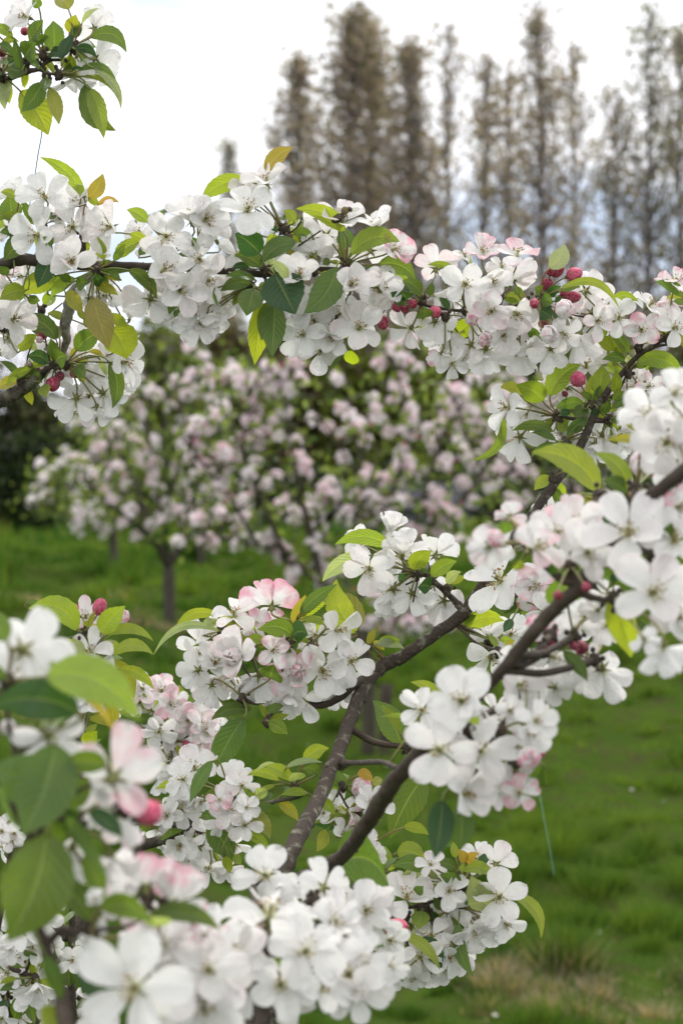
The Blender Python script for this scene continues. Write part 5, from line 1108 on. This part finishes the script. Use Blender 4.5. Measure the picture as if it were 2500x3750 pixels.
build_thing('blossoming_branch', 'white flower cluster with a long drooping leaf, lower right before the lawn', 'branch', '''
t R
W bark_dark -700,2300,48,1.485 -760,1700,44,1.49 -700,1250,40,1.51 -400,900,34,1.55 -60,560,26,1.60 20,430,22,1.64 40,320,20,1.65 60,230,14,1.66
W bark_dark -60,560,22,1.60 150,620,18,1.60 330,640,16,1.60 520,600,14,1.60 680,540,13,1.60 760,490,12,1.60 800,450,9,1.60
S 775 475 1.60
S 750 640 1.60
S 190 395 1.64
S 60 230 1.66
S 360 700 1.60
S 480 640 1.60
S 400 900 1.58
S 260 860 1.57
S 600 880 1.6
F 1035 555 195 .15 .0; F 1010 320 155 .35 .4 b; F 890 280 120 .1 .4 z.02; F 980 770 130 .1 -.2; F 1075 750 125 .4 -.2; F 860 790 150 .2 -.3; F 655 660 155 .5 .1 b; F 650 800 155 .4 -.1 b; F 690 880 110 .4 -.5; F 365 580 195 .1 .8 o.84; F 670 520 135 .1 .4; F 545 330 100 -.2 .5; F 620 450 110 0 .2 z.01; F 470 990 160 -.1 0; F 665 990 125 .5 -.1; F 555 840 140 0 .2; F 770 960 150 .0 -.5 b; F 540 1090 130 .1 -.3; F 820 640 150 0 .1 z.03; F 60 150 110 .2 .4; F 140 250 90 .3 .2; F 900 660 140 .1 .1 z.03; F 320 1020 140 -.1 -.1; F 270 1070 160 -.3 -.2; F 240 900 150 -.2 .1; F 640 1070 110 .2 -.4; F 400 760 120 .2 .2 z.02; F 750 560 120 0 0 z.03; F 560 960 120 0 0 z.02; F 890 720 130 .1 -.2 z.02; F 800 860 130 .1 -.4 z.02; F 930 820 110 .2 -.4 z.02; F 440 880 120 0 0 z.02; F 340 930 130 0 0 z.02; F 800 250 90 0 .4 z.02; F 660 310 70 .1 .4 z.02; F 300 660 130 0 .1 z.02; F 130 960 140 -.2 .1; F 180 1080 150 -.1 -.2; F 80 1060 130 0 0 z.02; F 700 720 130 .2 0 z.02; F 590 730 120 .1 .1 z.02; F 480 560 110 .2 .3 z.03; F 420 1120 110 0 -.3; F 180 820 140 0 .1 z.01; F 560 420 90 0 .3 z.03
L 740 362 1012 422 .32 .18 l z-.02; L 1112 540 1332 858 .24 .22 l; L 958 630 832 405 .55 -.06 w z-.03; L 735 485 605 398 .75 .1 g; L 595 425 325 405 .3 .16 w; L 722 362 572 320 .42 .14 g; L 515 372 262 345 .42 .18 g; L 300 240 500 300 .6 .15 l; L 195 350 218 195 .7 .02 l; L 720 275 700 160 .55 0 l; L 790 310 738 215 .45 .05 o; L 800 315 888 240 .4 .1 o; L 740 750 852 1135 .25 -.1 g z-.02; L 348 838 608 1085 .22 .14 l z-.02; L 470 855 615 1082 .5 .1 d z-.01; L 480 660 450 790 .9 0 l; L 530 500 625 490 .6 .1 l; L 350 60 530 115 .42 .15 l; L 230 400 340 430 .4 .2 g; L 240 540 340 520 .4 .1 w; L 880 310 960 290 .5 .1 d; L 300 280 210 370 .3 .1 w; L 620 650 560 560 .6 0 g; L 800 560 790 620 .6 0 d; L 520 640 560 740 .7 0 d; L 430 540 490 480 .6 0 g; L 700 190 560 160 .4 .1 g z.02; L 90 420 20 330 .4 0 g; L 400 430 300 450 .5 .1 g; L 850 500 900 600 .4 0 l; L 160 340 110 280 .5 0 L; L 320 1100 280 1176 .5 0 g; L 640 880 690 960 .5 0 g
t Q
L 1060 215 1450 505 .36 .14 g z-.25
B 1478 682 72 .7 .2 rose z-.12; B 1290 745 56 .1 -.4 red z-.12
''', group='blossoming apple branches near the camera')

build_thing('blossoming_branch', 'nearest mass of out of focus white flowers filling the bottom edge, left of centre', 'branch', '''
t Q
W bark_dark 380,20200,110,1.12 330,9000,85,1.11 420,2400,60,1.10 450,1700,50,1.10 520,1250,42,1.12 500,1000,36,1.13 520,760,34,1.16 470,560,28,1.20 450,420,26,1.26 430,340,20,1.28 400,270,12,1.28
W bark_dark 510,1120,30,1.12 700,1080,26,1.10 900,1020,24,1.10 1050,960,20,1.12 1200,900,16,1.14
W bark_dark 500,1100,30,1.12 300,1060,28,1.05 100,1080,26,1.0 -200,1100,22,.97 -450,1040,18,.95
S 560 720 1.14
S 800 960 1.10
S 1120 960 1.12
S 300 1000 1.08
S 880 480 1.22
S 1200 620 1.28
S 60 1060 1.0
S 640 1120 1.1
S -350 1020 .95
S -100 1100 .95
S 960 700 1.16
S 480 340 1.28
F 560 610 295 .0 .25 z-.03; F 815 860 265 -.1 .15 z-.03; F 350 880 240 -.05 .5 o.68; F 640 1090 250 .1 .3; F 1130 1020 260 .05 .35; F 150 1080 265 0 .2; F 1150 710 190 .3 .2 p.25; F 540 310 215 -.25 .3; F 950 390 190 .15 .2 b; F 1130 620 170 .2 .3; F 1250 560 190 .1 .3; F 1330 500 150 .2 .4; F 1000 640 210 .1 .2; F 800 540 220 .1 .2 z.04; F 690 1000 190 0 0 z.03; F 60 900 250 -.1 .1; F 910 1120 210 .1 .1; F 1330 640 150 .3 .2; F 1220 900 190 .3 .1; F 1290 1080 170 .2 0; F 420 1110 200 0 0 z.03; F 180 720 190 -.1 .3 z.03; F 930 860 190 .1 0 z.03; F 1050 820 180 .1 .1 z.04; F 1340 900 150 .3 -.1 z.05; F 730 700 200 0 .2 z.04; F 470 1000 170 0 0 z.04; F 1000 1000 170 0 0 z.04; F 1190 1150 200 .1 -.1; F 680 400 120 .1 .4 z.03; F 1420 770 140 .3 .1 z.08; F 1420 950 130 .3 -.1 z.08; F 1250 740 140 .1 0 z.1; F 780 1150 200 0 0 z.02; F 880 500 170 0 .2 z.05; F 1100 500 140 0 .3 z.1
L 1150 1070 1340 1160 .3 .15 g; L 560 900 620 1010 .5 0 g z.05; L 470 700 540 830 .5 0 d z.05; L 1180 700 1260 660 .6 .1 g z.1; L 1210 800 1380 820 .3 .1 g z.08; L 940 1130 850 1176 .4 0 g
t O
F 975 920 385 .0 .1 z-.05 o.84; F 1450 1080 300 .05 .1; F 1500 790 250 .1 .1; F 1160 610 250 .1 .4 z.03; F 1300 960 260 0 0 z.03; F 1130 1130 270 0 .1; F 1330 640 200 .1 .1 z.05; F 700 1140 150 0 0 z.1; F 1480 560 160 0 .2 p.3 z.03; F 860 640 170 -.2 .3 z.04
L 560 780 840 1130 .42 -.06 d z-.01; L 860 560 690 770 .7 .05 g z.02; L 1030 1090 1160 1130 .4 .1 g
''', group='blossoming apple branches near the camera')

build_thing('blossoming_branch', 'nearest blurred left edge twig with big dark leaves and a fat pink bud', 'branch', '''
t O
W bark_dark 620,25000,130,.92 560,9000,100,.90 520,2100,70,.90 490,1400,62,.92 470,1130,58,.93 430,900,54,.94 370,740,50,.94 310,580,48,.94 260,470,46,.94 210,340,40,.94 150,150,38,.94 130,-100,34,.94
W bark_dark 330,620,34,.94 400,540,30,.94 450,500,28,.94 560,530,26,.94 650,575,22,.94
W bark_dark 560,530,22,.94 700,500,18,.94 900,480,16,.94 1020,420,14,.95
t N
W bark_dark 130,760,34,.94 250,930,30,.94 290,860,26,.94 330,760,24,.94 430,680,18,.94
W bark_dark 130,760,30,.94 60,560,26,.94 120,330,22,.94 260,230,20,.94 340,190,18,.94
W bark_dark 430,690,18,.94 600,560,14,.94 760,520,12,.94
W bark_dark 120,330,18,.94 60,50,15,.94 60,-200,13,.94
S 400 700 .94
S 340 190 .94
S 770 520 .94
S 900 700 .95
S 560 880 .94
S 60 -200 .94
t O
S 1060 260 .97
S 1190 330 .97
S 660 570 .94
S 200 380 .94
t M
F 165 550 330 .0 .15 b; F 90 660 230 -.2 -.3 z.03; F 280 650 200 .3 -.3 z.03
L 340 740 1000 1045 .42 .16 l z-.03; L 520 820 830 1160 .14 .1 r z0; L 560 1000 -60 960 .46 .14 d z-.03; L 50 480 -100 240 .6 0 g; L 40 760 -60 640 .4 0 g; L 420 760 340 640 .5 .1 w z0
t N
F 345 190 240 .3 -.35 b; F 815 480 335 .15 .25 b p.4 z-.02 o.84; F 830 760 215 .2 -.5 b p.25; F 520 1000 270 -.2 -.85 b z.01; F 800 1050 210 .2 -.8 b z.02; F 500 320 170 .2 -.6 z.03 p.3; F 30 830 140 -.3 0 z.03; F 700 680 150 -.3 -.1 z.03; F 60 620 0.1 0 0
B 1068 740 100 .45 -.35 rose z-.01; B 880 270 40 .2 .4 rose z.03; B 480 640 30 0 0 rose z.03; B 60 120 60 0 0 white
L 330 640 -60 420 .75 .1 g z-.03; L 400 250 160 900 .62 .05 g z-.03; L 760 400 430 430 .5 .14 g z-.02; L 440 700 690 500 .62 .05 g z.0; L 470 760 740 1180 .24 .04 g z-.02; L 640 730 880 920 .40 .1 d z-.02; L 340 700 420 1000 .5 0 g z.01; L 250 880 -40 560 .5 .1 g z.02; L 440 730 560 900 .5 .1 d z0; L 300 130 480 60 .4 .1 w z0; L 300 930 480 1060 .5 .1 g z.03
t O
L 340 -180 60 580 .62 .06 g z-.03; L 330 120 685 490 .36 .12 g z0; L 730 350 1110 470 .36 .16 g z-.02; L 1090 400 1580 505 .26 .16 g z-.02; L 320 680 440 1010 .38 .05 g z-.02; L 1130 480 1050 410 .4 .1 w z-.03; L 400 1050 300 1200 .8 .05 l z0; L 860 580 680 720 .6 .1 g z.02; L 620 -60 750 300 .36 0 g z-.01; L 200 -80 300 140 .5 0 g z.02
F 1050 190 235 .0 .6 b p.6 o.5; F 1235 310 245 .35 .5 b p.6 o.68; F 900 290 170 -.2 .4 p.3 z.02; F 700 300 95 -.2 .7 o.34; F 1160 560 240 .1 -.6 b z.02; F 700 420 110 0 -.5 b z.02; F 1000 340 160 .1 .1 p.4 z.03; F 640 570 70 0 0 o.34; F 1480 540 120 .2 0 p.6 z.02; F 1000 560 150 0 -.7 b z.02; F 1330 540 180 .1 -.6 b z.02
''', group='blossoming apple branches near the camera')

# ------------------------------------------------------------------ honey bee on the upper branch
bp = Vector(at(*px2('C', 1088, 556), 1.715)); s = .0022
root = obj('honey_bee', None, loc=bp, label='small dark honey bee hovering at a white flower above the upper branch', cat='bee'); root.rotation_euler = (R(10), 0, R(0))
rot = Matrix.Rotation(R(-32), 3, 'Y')
def eb(n, c, rx, ry, rz, mat, par):
    V, F = ball((0, 0, 0), rx * s, ry * s, rz * s, 12, 8); V = [rot @ Vector(v) for v in V]
    o = obj(n, mesh(n, V, F), mat, par, rot @ (Vector(c) * s)); return o
body = plain('bee_abdomen', (.035, .030, .025), .45, c2=(.10, .07, .03), scale=900)
eb('abdomen', (-2.2, 0, -.3), 2.5, 1.35, 1.45, body, root); eb('thorax', (1.2, 0, .6), 1.5, 1.4, 1.4, plain('bee_fur', (.16, .12, .06), .9, scale=2000), root); eb('head', (2.9, 0, .1), .8, 1.1, 1.0, body, root)
wm, t, o = newmat('bee_wing'); p = N(t, 'ShaderNodeBsdfPrincipled'); p.inputs['Base Color'].default_value = (.6, .55, .45, 1); p.inputs['Alpha'].default_value = .55; p.inputs['Roughness'].default_value = .25; t.links.new(p.outputs[0], o.inputs[0])
for sgn in (1, -1):
    V = []; n = 10
    for k in range(n):
        a = 6.28 * k / n; V.append((1.2 * s + (2.3 + 2.3 * math.cos(a)) * s * (1 if sgn > 0 else -1), sgn * .6 * s, (1.4 + .8 * math.sin(a)) * s + .4 * s * math.cos(a)))
    obj('wing', mesh('wing', V, [tuple(range(n))]), wm, root, (0, 0, 0))
for k in range(6):
    sx = (1.6, .8, 0)[k % 3] * s; sg = 1 if k < 3 else -1
    V, F = tube([(sx, sg * .8 * s, -.6 * s, .18 * s), (sx - .3 * s, sg * 1.5 * s, -1.8 * s, .16 * s), (sx - .8 * s, sg * 1.4 * s, -3.1 * s, .1 * s)], 5, 2); obj('leg', mesh('leg', V, F), body, root, (0, 0, 0))

# ------------------------------------------------------------------ thin cords
def cord(pts, r, label, c, trans=0):
    P = [atd(x, y, d) for (x, y, d) in pts]; o_ = P[0]; V, F = tube([(p.x - o_.x, p.y - o_.y, p.z - o_.z, r) for p in P], 6, 6); obj('cord', mesh('cord', V, F), plain('cord', c, .5, scale=300), loc=o_, label=label, cat='cord')
cord([(1236, 1810, 1.29), (1243, 1850, 1.27), (1258, 1930, 1.24), (1272, 2010, 1.20)],   .00019, 'thin teal cord hanging below the blurred right flower cluster over the lawn', (.08, .22, .16))
cord([(100, 200, 1.62), (97, 300, 1.70), (88, 355, 1.73), (78, 420, 1.76), (60, 520, 1.78)], .0005, 'thin pale blue cord hanging below the top left sprig against the sky', (.40, .55, .72))
cord([(300, 515, 3.2), (396, 478, 3.2), (420, 462, 3.2), (470, 452, 3.2)], .003, 'dark bent wire against the sky between two flower clusters', (.02, .03, .025))
